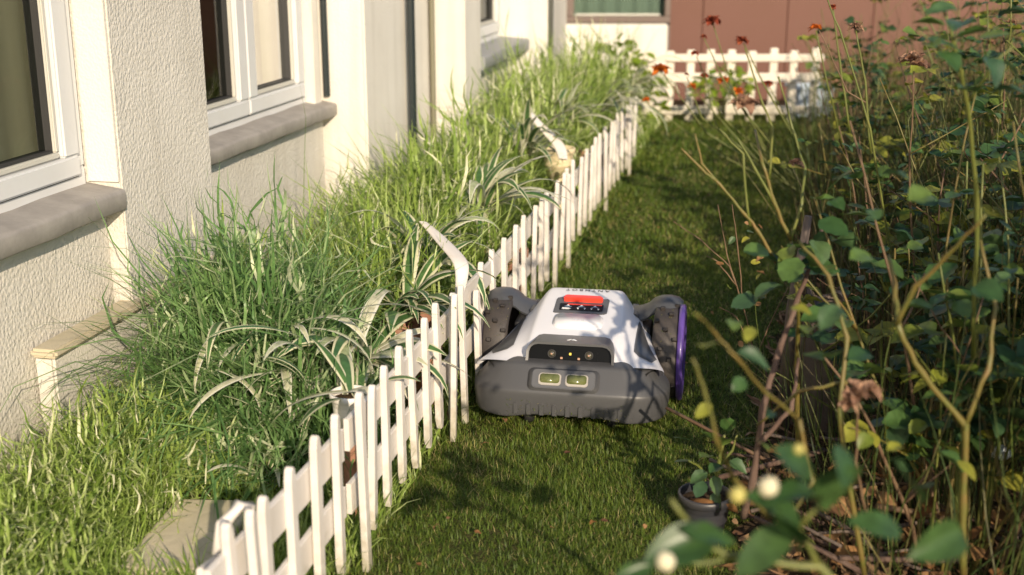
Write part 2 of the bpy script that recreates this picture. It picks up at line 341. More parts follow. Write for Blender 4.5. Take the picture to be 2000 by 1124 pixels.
def lawn_blades():
    out = []
    for (y0, y1, dens, wd, ln) in ((1.55, 2.9, 135000, .0014, .019), (2.9, 4.3, 70000, .0021, .021), (4.3, 6.0, 26000, .0034, .026), (6.0, 8.2, 12000, .005, .032)):
        xa = min(fence_x(y0), fence_x(y1)) - .05; xb = max(bed_x(y0), bed_x(y1)) + .06
        n = int(dens * (xb - xa) * (y1 - y0)); x = rng.uniform(xa, xb, n); y = rng.uniform(y0, y1, n)
        k = (x > fence_x(y) - .03) & (x < bed_x(y) + .03 + .03 * np.sin(y * 31)); x = x[k]; y = y[k]
        nz = vnoise(x, y, 14, 1); k = rng.uniform(0, 1, len(x)) < (.72 + .35 * nz); x = x[k]; y = y[k]; n = len(x)
        L = ln * rng.uniform(.45, 1.35, n) * (1 + .3 * vnoise(x, y, 9, 2))
        L = np.where(rng.uniform(0, 1, n) < .02, L * 1.7, L)
        rnd = np.clip(.36 + .22 * vnoise(x, y, 6, 3) + rng.normal(0, .16, n), 0, .8)
        dry = rng.uniform(0, 1, n) < (.11 + .16 * np.clip(vnoise(x, y, 8, 4), 0, 1)); rnd[dry] = rng.uniform(.8, 1, dry.sum())
        lean = rng.uniform(.1, 1.25, n); lean[dry] += .3
        out.append(blades(np.stack([x, y, np.full(n, .002)], 1), L, wd * rng.uniform(.7, 1.4, n), rng.uniform(0, 6.28, n), lean, rnd, 2, .7))
    V = []; F = []; A = []; o = 0
    for v, f, a in out: V.append(v); F.append(f + o); A.append(a); o += len(v)
    me = raw_mesh('lawn_grass', np.concatenate(V), np.concatenate(F), M['lawn'], attr={'rnd': np.concatenate(A)})
    o = link_mesh('lawn_grass', me); tag(o, 'short mown green lawn grass with straw flecks between fence and shrubs', 'grass', kind='stuff')
lawn_blades()

# ---------------------------------------------------------------- house on the left
house = thing('house', 'cream stucco house wall with white windows and grey sills along the left', 'house', (0, 0, 0))
def wall_prism(name, y0, y1, n0, n1, z0, z1, m, bev=.004, parent=house):
    P = [W(y0, n0, z0), W(y1, n0, z0), W(y1, n1, z0), W(y0, n1, z0), W(y0, n0, z1), W(y1, n0, z1), W(y1, n1, z1), W(y0, n1, z1)]
    mb = MB(); mb.hull8([tuple(p) for p in P], bev); return sharp_smooth(mb.obj(name, m, parent), 60)
H = 2.7
wall_prism('wall_panel', -1.5, 2.935, -.18, -.045, -.1, .50, M['stucco'])           # under window one
wall_prism('wall_panel', -1.5, 2.935, -.18, -.045, 1.85, H, M['stucco'])
wall_prism('pier', 2.94, 3.42, -.18, 0, -.1, H, M['stucco'])
wall_prism('pier', -1.5, 1.72, -.449, 0, .501, 1.849, M['stucco'])
wall_prism('wall_panel', 3.424, 4.44, -.18, -.06, -.1, .49, M['stucco'])
wall_prism('wall_panel', 3.424, 4.44, -.18, -.06, 1.85, H, M['stucco'])
wall_prism('pier', 4.46, 5.27, -.18, .10, -.1, H, M['stucco_fine'], .008)
wall_prism('pier', 5.275, 5.56, -.18, .255, -.1, H, M['stucco_fine'], .008)
wall_prism('wall_panel', 5.564, 6.47, -.18, .19, -.1, .56, M['stucco_fine'])
wall_prism('wall_panel', 5.564, 6.47, -.18, .19, 1.85, H, M['stucco_fine'])
P = [(-.6, 6.48), (-.6, 9.2), (.42, 9.2), (.37, 8.62), (.185, 6.52)]
mb = MB(); mb.prism(P, lambda a, b, d: (a, b, d), -.1, H); sharp_smooth(mb.obj('pier', M['stucco_fine'], house), 60)
# low rendered plinth with a coping at the foot of the wall
wall_prism('plinth', 2.58, 3.40, -.04, .008, -.05, .235, M['stucco_fine'], .006)
wall_prism('plinth_coping', 2.56, 3.42, -.038, .028, .237, .258, M['stone'], .007)
# vertical pipes
def pipe(px, Y, r, z0, m=M['pipe'], name='drain_pipe'):
    p = at(px, 150, Y); mb = MB(); mb.tube([(p.x, p.y, z0), (p.x, p.y, H)], r, 12)
    for z in (.62, 1.9): mb.tube([(p.x, p.y, z), (p.x, p.y, z + .035)], r * 1.16, 12)
    sharp_smooth(mb.obj(name, m, house), 50)
def wpipe(Y, n, r, z0, name='drain_pipe', m=None):
    p = W(Y, n, 0); mb = MB(); mb.tube([(p.x, p.y, z0), (p.x, p.y, H)], r, 12)
    for z in (.95,): mb.tube([(p.x, p.y, z), (p.x, p.y, z + .035)], r * 1.2, 12)
    mb.box((p.x - .03, p.y + .006, 1.2), (.05, .02, .02))
    sharp_smooth(mb.obj(name, m or M['pipe'], house), 50)
wpipe(4.93, .128, .017, .0)
wpipe(4.45, -.045, .012, .575)
wpipe(5.262, .118, .012, .0, 'cable_duct', mat('duct_olive', (.16, .15, .10), .6))
mb = MB(); mb.tube([(.20, 6.6, 0), (.20, 6.6, H)], .018, 10); mb.obj('drain_pipe', mat('pipe_grey', (.10, .10, .09), .5), house)

def rect_ring(mb, f, a0, a1, b0, b1, wdt, d0, d1, bev=.003):
    """frame of four butted bars; f(a,b,d)->3d"""
    for (x0, x1, y0, y1) in ((a0, a1, b0, b0 + wdt[0]), (a0, a1, b1 - wdt[0], b1), (a0, a0 + wdt[1], b0 + wdt[0] + .0006, b1 - wdt[0] - .0006), (a1 - wdt[1], a1, b0 + wdt[0] + .0006, b1 - wdt[0] - .0006)):
        P = [f(x0, y0, d0), f(x1, y0, d0), f(x1, y0, d1), f(x0, y0, d1), f(x0, y1, d0), f(x1, y1, d0), f(x1, y1, d1), f(x0, y1, d1)]
        mb.hull8([tuple(p) for p in P], bev)
def window(y0, y1, z0, z1, nf, split, sill=(None,), label=None, seal=True):
    wd = node('window', house)
    if label: wd['label'] = label
    f = lambda a, b, d: W(a, d, b)
    mb = MB(); rect_ring(mb, f, y0, y1, z0, z1, (.055, .05), nf - .07, nf); mb.obj('frame', M['frame'], wd)
    for a, b in split:
        mb = MB(); rect_ring(mb, f, a - .0045, b + .0045, z0 + .0335, z1 - .0335, (.004, .004), nf - .05, nf + .0025, 0); mb.obj('gasket', M['seal'], wd)
        mb = MB(); rect_ring(mb, f, a, b, z0 + .038, z1 - .038, (.05, .062), nf - .05, nf + .014, .005); sharp_smooth(mb.obj('sash', M['frame'], wd), 40)
        mb = MB(); rect_ring(mb, f, a + .064, b - .064, z0 + .09, z1 - .09, (.014, .014), nf - .04, nf + .002, .003); mb.obj('glazing_bead', M['bead'], wd)
        mb = MB(); rect_ring(mb, f, a + .079, b - .079, z0 + .105, z1 - .105, (.005, .005), nf - .04, nf - .006, .0); mb.obj('seal', M['seal'], wd)
        mb = MB(); mb.grid([[f(a + .06, z0 + .085, nf - .022), f(b - .06, z0 + .085, nf - .022)], [f(a + .06, z1 - .085, nf - .022), f(b - .06, z1 - .085, nf - .022)]]); mb.obj('pane', M['glass'], wd)
    return wd
wn1 = window(1.735, 2.925, .545, 1.84, -.085, ((1.77, 2.33), (2.336, 2.888)))
wn2 = window(3.43, 4.37, .548, 1.84, -.095, ((3.46, 3.872), (3.878, 4.34)))
wn3 = window(5.57, 6.45, .62, 1.84, .13, ((5.6, 6.42),))
wall_prism('reveal', 2.9312, 2.9385, -.084, -.003, .56, 1.849, M['stucco_fine'], .001)
wall_prism('reveal_trim', 4.374, 4.44, -.17, -.062, .545, 1.84, M['stucco_fine'])
def sillm(y0, y1, n0, n1, z, th, m=M['sill'], par=None):
    mb = MB(); prof = [(n0, z + .014), (n1 - .010, z), (n1 - .003, z - .003), (n1, z - .010), (n1 - .001, z - th + .005), (n1 - .006, z - th), (n0, z - th)]
    rows = []
    for Y in np.linspace(y0, y1, 14): rows.append([W(Y, n, zz + .0016 * math.sin(Y * 21)) for n, zz in prof])
    mb.grid(rows, closed=True, smooth=False)
    a = [mb.bm.verts.new(p) for p in rows[0]]; mb.bm.faces.new(a); a = [mb.bm.verts.new(p) for p in rows[-1]]; mb.bm.faces.new(a)
    o = mb.obj('sill', m, par); return sharp_smooth(o, 50)
sillm(1.6, 2.935, -.10, .012, .545, .052, par=wn1); sillm(3.425, 4.50, -.11, -.012, .550, .046, par=wn2); sillm(5.57, 6.55, .1, .27, .615, .06, mat('lead_sill', (.25, .26, .27), .5), par=wn3)
# rooms and curtains behind the panes
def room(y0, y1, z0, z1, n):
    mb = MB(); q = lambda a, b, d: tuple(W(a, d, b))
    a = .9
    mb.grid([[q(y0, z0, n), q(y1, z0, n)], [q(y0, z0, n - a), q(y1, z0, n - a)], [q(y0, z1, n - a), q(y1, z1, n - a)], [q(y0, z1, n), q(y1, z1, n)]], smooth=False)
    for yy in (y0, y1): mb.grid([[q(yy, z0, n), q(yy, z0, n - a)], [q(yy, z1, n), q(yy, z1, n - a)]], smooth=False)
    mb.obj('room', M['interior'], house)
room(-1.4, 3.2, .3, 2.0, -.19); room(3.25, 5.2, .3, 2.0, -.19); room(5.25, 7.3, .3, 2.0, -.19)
def curtain(y0, y1, n, label, amp=.018, fr=90, m=M['curtain'], ph=0):
    rows = []
    for z in np.linspace(.5, 1.85, 8): rows.append([W(Y, n + amp * math.sin(Y * fr + ph + .4 * math.sin(z * 3)) + .3 * amp * math.sin(Y * fr * 2.7), z) for Y in np.linspace(y0, y1, 70)])
    mb = MB(); mb.grid(rows); o = mb.obj('curtain', m); tag(o, label, 'curtain', 'curtains inside the house windows'); return o
curtain(1.75, 3.15, -.24, 'olive curtain filling the near left window', .008, 28, mat('olive_grey_curtain', (.60, .57, .46), .9))
curtain(4.52, 5.05, -.30, 'olive curtain gathered at the far side of the double window', m=mat('olive_curtain_dark', (.27, .26, .17), .9))
curtain(5.9, 7.2, -.22, 'pale grey curtain in the small far window of the long wall', .012, 60, mat('pale_curtain', (.40, .42, .42), .9))

# ---------------------------------------------------------------- back of the garden
back = thing('outbuilding', 'cream outbuilding with a brown framed window beside brown cladding at the back', 'building', (0, 8.75, 0))
def bx(name, x0, x1, y0, y1, z0, z1, m, par, bev=.004):
    o = thing_loc(par); mb = MB(); mb.box(((x0 + x1) / 2 - o.x, (y0 + y1) / 2 - o.y, (z0 + z1) / 2 - o.z), (x1 - x0, y1 - y0, z1 - z0), bev=bev, seg=2); return mb.obj(name, m, par)
def thing_loc(p):
    v = Vector((0, 0, 0))
    while p: v += p.location; p = p.parent
    return v
bx('wall', .36, 1.085, 8.70, 8.9, -.05, .535, M['stucco_fine'], back, .02)
bx('wall', .36, 1.085, 8.74, 8.9, 1.6, 2.6, M['stucco_fine'], back)
bw = node('window', back)
bx('frame', .372, 1.10, 8.71, 8.78, .54, .585, M['winframe'], bw); bx('frame', .372, .43, 8.71, 8.78, .586, 1.6, M['winframe'], bw); bx('frame', 1.06, 1.10, 8.71, 8.78, .586, 1.6, M['winframe'], bw)
bx('glazing_bead', .44, 1.03, 8.735, 8.75, .588, .602, M['bead'], bw)
bx('pane', .432, 1.058, 8.757, 8.763, .587, 1.6, M['glass'], bw, 0)
mb = MB(); mb.grid([[(x - 0, .06 + .012 * math.sin(x * 55), z) for x in np.linspace(.40, 1.08, 60)] for z in (.58, 1.6)])
bc = mb.obj('curtain', mat('grey_blue_curtain', (.30, .34, .34), .9)); bc.location = (0, 8.75, 0); tag(bc, 'grey blue curtain behind the brown framed window at the back', 'curtain', 'curtains inside the house windows')
for x0, x1 in ((1.104, 1.33), (1.334, 1.92), (1.924, 2.52), (2.524, 3.2), (3.204, 3.9)):
    bx('cladding_panel', x0, x1, 8.76, 8.80, 0.0, 2.6, M['brown'], back, .003)
bx('backing_wall', 1.1, 6, 8.83, 8.9, -.05, 2.6, M['mblack'], back, 0)
bx('corner_trim', 1.087, 1.102, 8.72, 8.80, 0, .53, M['winframe'], back, 0)
# creamy low trellis fence at the end of the lawn
def far_fence():
    Y = 7.66; t = thing('trellis_fence', 'cream low trellis fence standing across the end of the lawn', 'fence', (.80, Y, 0))
    for i in range(9):
        x = .045 + i * .128 + random.uniform(-.006, .006); h = .445 + random.uniform(-.012, .012); wd = .05 if i else .07
        mb = MB(); mb.box((x, 0, h / 2 + .01), (wd, .022, h), bev=.008, seg=2, rot=None); mb.obj('picket', M['pvc_far'], t)
    for z, hh in ((.405, .045), (.285, .055), (.085, .05)):
        mb = MB(); mb.box((.545, -.022, z), (1.14, .016, hh), bev=.004, seg=2); mb.obj('rail', M['pvc_far'], t)
far_fence()
# pale crate and stone items beyond the fence
for (x, y, s, lb, m) in ((1.93, 8.0, (.24, .2, .2), 'pale blue plastic crate behind the right end of the trellis fence', M['crate']),
):
    t = thing('plastic_crate', lb, 'crate', (x, y, 0), .1)
    mb = MB(); sx, sy, sz = s; th = .012
    mb.box((0, -sy / 2, sz / 2), (sx, th, sz), bev=.003); mb.box((0, sy / 2, sz / 2), (sx, th, sz), bev=.003); mb.box((-sx / 2, 0, sz / 2), (th, sy - th - .001, sz), bev=.003); mb.box((sx / 2, 0, sz / 2), (th, sy - th - .001, sz), bev=.003); mb.box((0, 0, .01), (sx - th - .002, sy - th - .002, .01)); mb.obj('tub', m, t)
    mb = MB(); mb.box((0, -sy / 2 - .012, sz - .014), (sx + .03, .012, .022), bev=.004); mb.box((0, sy / 2 + .012, sz - .014), (sx + .03, .012, .022), bev=.004); mb.obj('rim', m, t)

# ---------------------------------------------------------------- white picket fence along the lawn
def seg_fence(label, y0, y1, specs, rails=((.268, .062), (.150, .060)), dx=0, tilt=0, post=None):
    """specs: list of (Y, top z, bottom z, lean)"""
    ym = y0; t = thing('picket_fence', label, 'fence', (fence_x(ym) + dx, ym, 0), -math.atan(FS), 'white picket fence panels along the lawn')
    L = lambda Y: (Y - y0) * math.hypot(1, FS)
    for (Y, zt, zb, lean) in specs:
        u = L(Y); wd = random.uniform(.019, .023); th = .0135
        stake = zb <= 0
        mb = MB(); h = zt - .022
        # square picket with a rounded shoulder tip and a tapered lower end
        for (za, zc, wa, wb) in ((max(zb, -.05), max(zb, -.05) + .025, .55, 1), (max(zb, -.05) + .025, h, 1, 1), (h, zt - .006, 1, .72), (zt - .006, zt, .72, .3)):
            P = []
            for (z, k) in ((za, wa), (zc, wb)):
                for (sx, sy) in ((-1, -1), (1, -1), (1, 1), (-1, 1)): P.append((sx * th / 2 * (.9 + .1 * k), sy * wd / 2 * k, z))
            mb.hull8(P)
        bmesh.ops.remove_doubles(mb.bm, verts=mb.bm.verts[:], dist=.0002)
        o = mb.obj('stake' if stake else 'picket', M['pvc'], t); o.location = (.0 if stake else -.016, u, 0)
        o.rotation_euler = (R(lean), R(random.uniform(-1.5, 1.5)), R(random.uniform(-6, 6)))
        bv = o.modifiers.new('bevel', 'BEVEL'); bv.width = .0018; bv.segments = 1
    for (z, hh) in rails:
        mb = MB(); n = 10; rows = []
        for i in range(n + 1):
            u = L(y0) + (L(y1) - L(y0)) * i / n; zz = z + .004 * math.sin(u * 5 + z * 30) + tilt * (u / max(.01, L(y1)) - .5); xx = -.0285 + .0015 * math.sin(u * 8)
            rows.append([(xx - .005, u, zz - hh / 2), (xx + .005, u, zz - hh / 2), (xx + .005, u, zz + hh / 2), (xx - .005, u, zz + hh / 2)])
        mb.grid(rows, closed=True, smooth=False)
        mb.bm.faces.new([mb.bm.verts.new(p) for p in rows[0]]); mb.bm.faces.new([mb.bm.verts.new(p) for p in rows[-1]])
        o = mb.obj('rail', M['pvc'], t); bv = o.modifiers.new('bevel', 'BEVEL'); bv.width = .002; bv.segments = 2
    return t
def pk(Ys, lo=.045, hi=.345):
    return [(y, hi + random.uniform(-.008, .01), lo + random.uniform(-.01, .01), random.uniform(-.9, .9)) for y in Ys]
def upto(a, b, n): return list(np.linspace(a, b, n))
seg_fence('near white picket panel rising from the bottom edge of the photo', 1.50, 2.02, pk(upto(1.56, 1.96, 5)) + [(1.60, .355, -.05, 2)], dx=.0)
seg_fence('white picket panel beside the mower with the white pot behind it', 2.045, 2.80, pk(upto(2.13, 2.70, 7)) + [(2.05, .355, -.05, 0), (2.655, .36, -.05, 0), (2.765, .35, -.02, 1)])
seg_fence('white picket panel behind the left wheel of the mower', 2.83, 3.82, [(2.892, .30, -.05, 0)] + pk(upto(3.0, 3.76, 7)), rails=((.285, .060), (.165, .060)), dx=.004)
seg_fence('white picket panel standing between the mower and the far pickets', 3.85, 4.95, [(3.935, .33, -.05, 0), (4.196, .34, -.05, 0)] + pk(upto(3.88, 4.90, 9)), rails=((.268, .056), (.155, .056)))
seg_fence('farthest white picket panel near the trellis fence', 4.98, 6.25, [(5.109, .34, -.05, 0), (5.9, .34, -.05, 0)] + pk(upto(5.02, 6.2, 9)), rails=((.268, .056), (.155, .056)))
# broken near end panel with a scrolled white top, leaning board
t = thing('leaning_board', 'short pinkish white board leaning against the near end of the picket fence', 'board', (fence_x(1.5) - .05, 1.60, 0), -.25)
mb = MB(); mb.box((0, 0, .13), (.012, .10, .27), bev=.003, rot=Matrix.Rotation(R(-8), 3, 'X')); mb.obj('plank', M['pvc'], t)
mb = MB(); mb.tube([(0, .03, .26), (.0, .05, .30), (.01, .08, .318), (.03, .09, .31)], [.011, .012, .010, .008], 8); mb.obj('scroll_tip', M['pvc'], t)

# ---------------------------------------------------------------- robot lawn mower
def build_mower():
    t = thing('robot_lawn_mower', 'white and grey robot lawn mower with red button and purple wheel rim on the lawn', 'lawn mower', (.124, 2.66, 0), -R(10.0))
    # bumper: plan curve with a flat front and chamfered corners
    half = [(0, 0), (.04, 0), (.08, .0), (.12, .002), (.145, .006), (.165, .014), (.183, .027), (.198, .045), (.208, .066), (.213, .09), (.214, .13), (.205, .17), (.19, .205)]
    half = [(x * 1.10, y) for x, y in half]
    curve = [(-x, y) for x, y in half[::-1][:-1]] + half
    def inset(x, y, d):
        i = min(range(len(curve)), key=lambda k: abs(curve[k][0] - x) + abs(curve[k][1] - y)); a = curve[max(i - 1, 0)]; b = curve[min(i + 1, len(curve) - 1)]
        tx, ty = b[0] - a[0], b[1] - a[1]; l = math.hypot(tx, ty); return x - ty / l * d, y + tx / l * d
    prof = [(.030, .044), (.012, .045), (.006, .049), (.0025, .066), (.0, .100), (.0, .1155), (.003, .1200), (.040, .166), (.044, .1705), (.055, .173), (.09, .174)]
    rows = []
    for x, y in curve:
        raise_ = .011 if abs(x) < .105 else 0
        row = []
        for k, (d, z) in enumerate(prof):
            xx, yy = inset(x, y, d); zz = z + (raise_ if k < 3 else 0)
            zz -= .010 * max(0, (abs(x) - .13) / .085) * (1 if k > 6 else .6 if k > 3 else 0)
            row.append((xx, yy, zz))
        rows.append(row)
    # extra columns at the arch ends for a crisp step
    o = MB().grid(rows).obj('bumper', M['grey'], t); o.modifiers.new('s', 'SUBSURF').levels = 1; o.modifiers['s'].render_levels = 2
    crease = o.data.attributes.new('crease_edge', 'FLOAT', 'EDGE')
    vals = []
    nrow = len(prof)
    for e in o.data.edges:
        a, b = e.vertices; vals.append(1.0 if (a % nrow == b % nrow and a % nrow in (2, 6, 7)) else 0)
    crease.data.foreach_set('value', vals)
    # nine raised ribs low on the bumper
    for i in range(9):
        x = -.118 + i * .0305
        mb = MB(); pts = [(x + .0055 * math.cos(a), .083 + .0055 * math.sin(a)) for a in np.linspace(0, math.pi, 8)] + [(x - .0055, .060), (x + .0055, .060)]
        mb.prism(pts, lambda a, b, d: (a, (.001 if abs(a) < .1 else .003) + (.07 - b) * .05 - d, b), -.006, .0028, bev=.0012); sharp_smooth(mb.obj('bumper_rib', M['grey'], t), 50)
    # headlamp surround on the sloping upper face
    Vv = Vector((0, .037, .046)).normalized(); Nn = Vector((0, -.046, .037)).normalized(); O0 = Vector((-.008, .0195, .1425))
    def pl(a, b, d): return O0 + Vector((1, 0, 0)) * a + Vv * b + Nn * d
    def rrect(w_, h_, r, n=5, cx=0, cy=0, top=1.0):
        pts = []
        for (sx, sy, a0) in ((1, 1, 0), (-1, 1, 90), (-1, -1, 180), (1, -1, 270)):
            for k in range(n + 1):
                a = R(a0 + 90 * k / n); pts.append((cx + (sx * (w_ / 2 - r) + r * math.cos(a)) * (top if sy > 0 else 1), cy + sy * (h_ / 2 - r) + r * math.sin(a)))
        return pts
    MB().prism(rrect(.168, .056, .014), pl, -.012, .0035, bev=.003).obj('lamp_surround', M['grey'], t, True)
    MB().prism(rrect(.148, .046, .011), pl, -.006, .0062, bev=.0015).obj('lamp_bezel', M['grey2'], t, False)
    for cx in (-.0315, .0315):
        l = MB().prism(rrect(.054, .031, .009, cx=cx, cy=-.001), pl, 0, .0072, bev=.001).obj('headlight', M['chrome'], t)
        MB().prism(rrect(.049, .025, .008, cx=cx, cy=.0008), pl, 0, .0086, bev=.0015).obj('lens', M['lens'], l, True)
    # white shell: cross sections (my, [(x,z)...]) centre to edge
    secs = []
    for y, d, a, w_, zb in ((.062, .168, .104, .224, .166), (.085, .176, .104, .222, .164), (.120, .1965, .103, .213, .162), (.165, .2115, .102, .203, .162), (.215, .222, .101, .193, .163), (.275, .234, .099, .184, .165),
                            (.335, .245, .096, .174, .167), (.385, .2525, .092, .158, .167), (.410, .2545, .088, .148, .166), (.422, .248, .084, .144, .165), (.428, .21, .082, .140, .162)):
        e0 = min(.010, (d - zb) * .4)
        A_ = (a + .014, d - e0); B_ = (w_ - .003, zb + .004)
        secs.append((y, [(0, d), (.05, d), (a - .004, d), (a + .005, d - .15 * e0), A_, (A_[0] * .66 + B_[0] * .34, A_[1] * .66 + B_[1] * .34), (A_[0] * .3 + B_[0] * .7, A_[1] * .3 + B_[1] * .7), (w_, zb), (w_ - .003, zb - .016)]))
    rows = []
    for y, ps in secs: rows.append([(-x, y, z) for x, z in ps[::-1][:-1]] + [(x, y, z) for x, z in ps])
    o = MB().grid(rows).obj('shell', M['white'], t); s_ = o.modifiers.new('s', 'SUBSURF'); s_.levels = 1; s_.render_levels = 2
    # dark chassis under the shell
    ch = []
    for y, hw in ((.055, .18), (.10, .20), (.16, .18), (.22, .155), (.30, .14), (.43, .118)): ch.append([(-hw, y, .158), (-hw, y, .065), (hw, y, .065), (hw, y, .158)])
    MB().grid(ch, smooth=False).obj('chassis', M['mblack'], t)
    # sensor hood and window
    def fr(a, b, d): return Vector((a, .060 - d + (b - .164) * .30, b))
    outer = [(-.1045, .164), (-.1035, .195), (-.099, .206), (-.090, .2135), (-.078, .2165), (.078, .2165), (.090, .2135), (.099, .206), (.1035, .195), (.1045, .164)]
    inner = [(-.0985, .164), (-.0975, .193), (-.0935, .2025), (-.086, .2085), (-.076, .2108), (.076, .2108), (.086, .2085), (.0935, .2025), (.0975, .193), (.0985, .164)]
    mb = MB(); back_ = [(a * .93, .165 + .006 * (1 - abs(a) / .1), min(z, .2095) - (.0005 if z > .2 else .01)) for a, z in outer]
    back_ = [(a * .95, .150, z - .006) for a, z in outer]
    mb.grid([[tuple(fr(a, b, -.012)) for a, b in inner], [tuple(fr(a, b, .002)) for a, b in inner], [tuple(fr(a, b, .004)) for a, b in outer], [tuple(fr(a, b, 0)) for a, b in outer], [(a, y, z) for a, y, z in back_]], smooth=True)
    sharp_smooth(mb.obj('sensor_hood', M['grey2'], t), 40)
    MB().prism(inner, fr, -.02, -.0105).obj('sensor_window', M['black'], t)
    MB().prism(rrect(.132, .028, .007, cx=0, cy=.184), fr, -.012, -.0096, bev=.001).obj('sensor_recess', M['black'], t)
    MB().prism([(-.085, .166), (.085, .166), (.07, .1695), (-.07, .1695)], fr, -.01, -.004).obj('sensor_ledge', M['grey'], t)
    for cx in (-.044, .044):
        mt = Matrix.Translation(fr(cx, .187, -.0092)) @ Matrix.Rotation(R(90 - 15), 4, 'X')
        l = MB().lathe([(.0105, 0), (.0105, .0022), (.008, .0026), (.0076, .001)], 24, mt).obj('camera_eye', M['mblack'], t)
        MB().lathe([(.0078, .001), (.006, .0028), (.0035, .0038), (.0005, .0042)], 24, mt).obj('lens', M['camlens'], l)
        MB().lathe([(.0022, .0046), (.0002, .0048)], 10, mt).obj('iris', M['copper'], l)
    MB().prism(rrect(.0052, .0052, .0008, cx=0, cy=.1885), fr, -.0096, -.0076).obj('status_light', M['amber'], t)
    for cx in (-.0205, .0205): MB().prism(rrect(.0055, .0045, .0008, cx=cx, cy=.1785), fr, -.0096, -.0080).obj('sensor_dot', M['copper'], t)
    # deck features follow the sloping deck
    def deck(x, y, d):
        ys = [s[0] for s in secs]; zs = [s[1][0][1] for s in secs]; z = float(np.interp(y, ys, zs)); return Vector((x, y, z + d))
    # raised hatch
    hp = [(x * (1 + .0), y) for x, y in rrect(.122, .066, .022, cx=0, cy=.218)]
    def dk(a, b, d): return deck(a, b, d)
    MB().prism(hp, dk, -.004, .0075, bev=.004).obj('hatch', M['white'], t, True)
    # grey control panel
    q = [(-.068, .262), (-.064, .259), (.046, .259), (.060, .262), (.066, .268), (.066, .336), (.062, .342), (-.058, .342), (-.066, .338), (-.068, .33)]
    MB().prism([(a, b) for a, b in q], dk, -.004, .0022, bev=.0008).obj('control_panel', M['grey2'], t)
    MB().prism([(-.054, .272), (.050, .272), (.054, .276), (.054, .306), (-.054, .306), (-.056, .302)], dk, .0, .0032).obj('display', M['black'], t)
    MB().prism([(-.047, .318), (.047, .318), (.050, .324), (.050, .332), (.043, .338), (-.043, .338), (-.050, .332), (-.050, .324)], dk, .0, .0125, bev=.003).obj('stop_button', M['red'], t, False)
    # display glyphs
    def glyph(pts, m, nm='display_icon', h=.0038): MB().prism(pts, dk, .0033, h).obj(nm, m, t)
    def ringrect(x0, x1, y0, y1, w_, m):
        for r in ((x0, x1, y0, y0 + w_), (x0, x1, y1 - w_, y1), (x0, x0 + w_, y0 + w_, y1 - w_), (x1 - w_, x1, y0 + w_, y1 - w_)): glyph([(r[0], r[2]), (r[1], r[2]), (r[1], r[3]), (r[0], r[3])], m)
    ringrect(-.048, -.030, .2745, .2825, .0012, M['print_w']); glyph([(-.0295, .277), (-.026, .2785), (-.0295, .280)], M['print_w']); glyph([(-.046, .277), (-.032, .277), (-.032, .280), (-.046, .280)], M['print_g'])
    for cx in (-.008, .009, .026, .043):
        glyph([(cx - .0025, .2815), (cx + .0022, .2815), (cx + .0028, .2835), (cx - .003, .2835)], M['print_w']); glyph([(cx - .001, .277), (cx + .0008, .277), (cx + .001, .2812), (cx - .0008, .2812)], M['print_w'])
    for cx in (-.034, .0, .034):
        glyph([(cx - .010, .2885), (cx + .010, .2885), (cx + .004, .2925), (cx - .006, .2925)], M['print_blue']); glyph([(cx - .004, .2945), (cx + .003, .2945), (cx + .001, .2985), (cx - .002, .2985)], M['print_w'])
    glyph([(-.036, .300), (.050, .300), (.050, .3042), (-.036, .3042)], M['red'])
    def text(s_, size, cx, cy, m, nm, rot, dz, surf=dk, sp=1.0, ext=.0002):
        cu = bpy.data.curves.new(nm, 'FONT'); cu.body = s_; cu.size = size; cu.align_x = 'CENTER'; cu.align_y = 'CENTER'; cu.extrude = ext; cu.space_character = sp
        ob = bpy.data.objects.new(nm + '_src', cu); COL.objects.link(ob); dg = bpy.context.evaluated_depsgraph_get(); me = bpy.data.meshes.new_from_object(ob.evaluated_get(dg)); COL.objects.unlink(ob); bpy.data.objects.remove(ob)
        me.name = nm; c, s2 = math.cos(rot), math.sin(rot)
        for v in me.vertices:
            x, y = v.co.x * c - v.co.y * s2 + cx, v.co.x * s2 + v.co.y * c + cy; p = surf(x, y, dz + v.co.z); v.co = p
        me.materials.clear(); me.materials.append(m); me.update(); link_mesh(nm, me, t)
    text('ANTHBOT', .0185, 0.004, .392, M['print_b'], 'brand_lettering', math.pi, .0012, sp=1.45)
    text('RTK', .016, 0, .216, M['print_g'], 'hatch_lettering', math.pi, .0078, sp=1.2)
    # small peak logo on the hood
    def hd(a, b, d): return Vector((a, b, .2165 - (b - .0757) * .081 + d))
    for pts in ([(-.011, .098), (-.0035, .110), (-.001, .107), (-.0035, .1035), (-.007, .098)], [(-.001, .1035), (.004, .111), (.0075, .107), (.012, .098), (.007, .098), (.0045, .1015), (.002, .1005)]):
        MB().prism(pts, hd, -.001, .0008).obj('hood_emblem', M['print_w'], t)
    # side windows on the flanks (follow the shell)
    def flank(side, u, v):
        # u = my, v = 0 at ridge .. 1 at skirt
        ys = [s[0] for s in secs]
        k = 4.15 + v * 2.7; i = int(min(7, k)); f = k - i
        def pnt(j):
            a = secs[j][1]; x = a[i][0] * (1 - f) + a[min(8, i + 1)][0] * f; z = a[i][1] * (1 - f) + a[min(8, i + 1)][1] * f; return x, z
        x = float(np.interp(u, ys, [pnt(j)[0] for j in range(len(secs))])); z = float(np.interp(u, ys, [pnt(j)[1] for j in range(len(secs))]))
        return Vector((side * x, u, z))
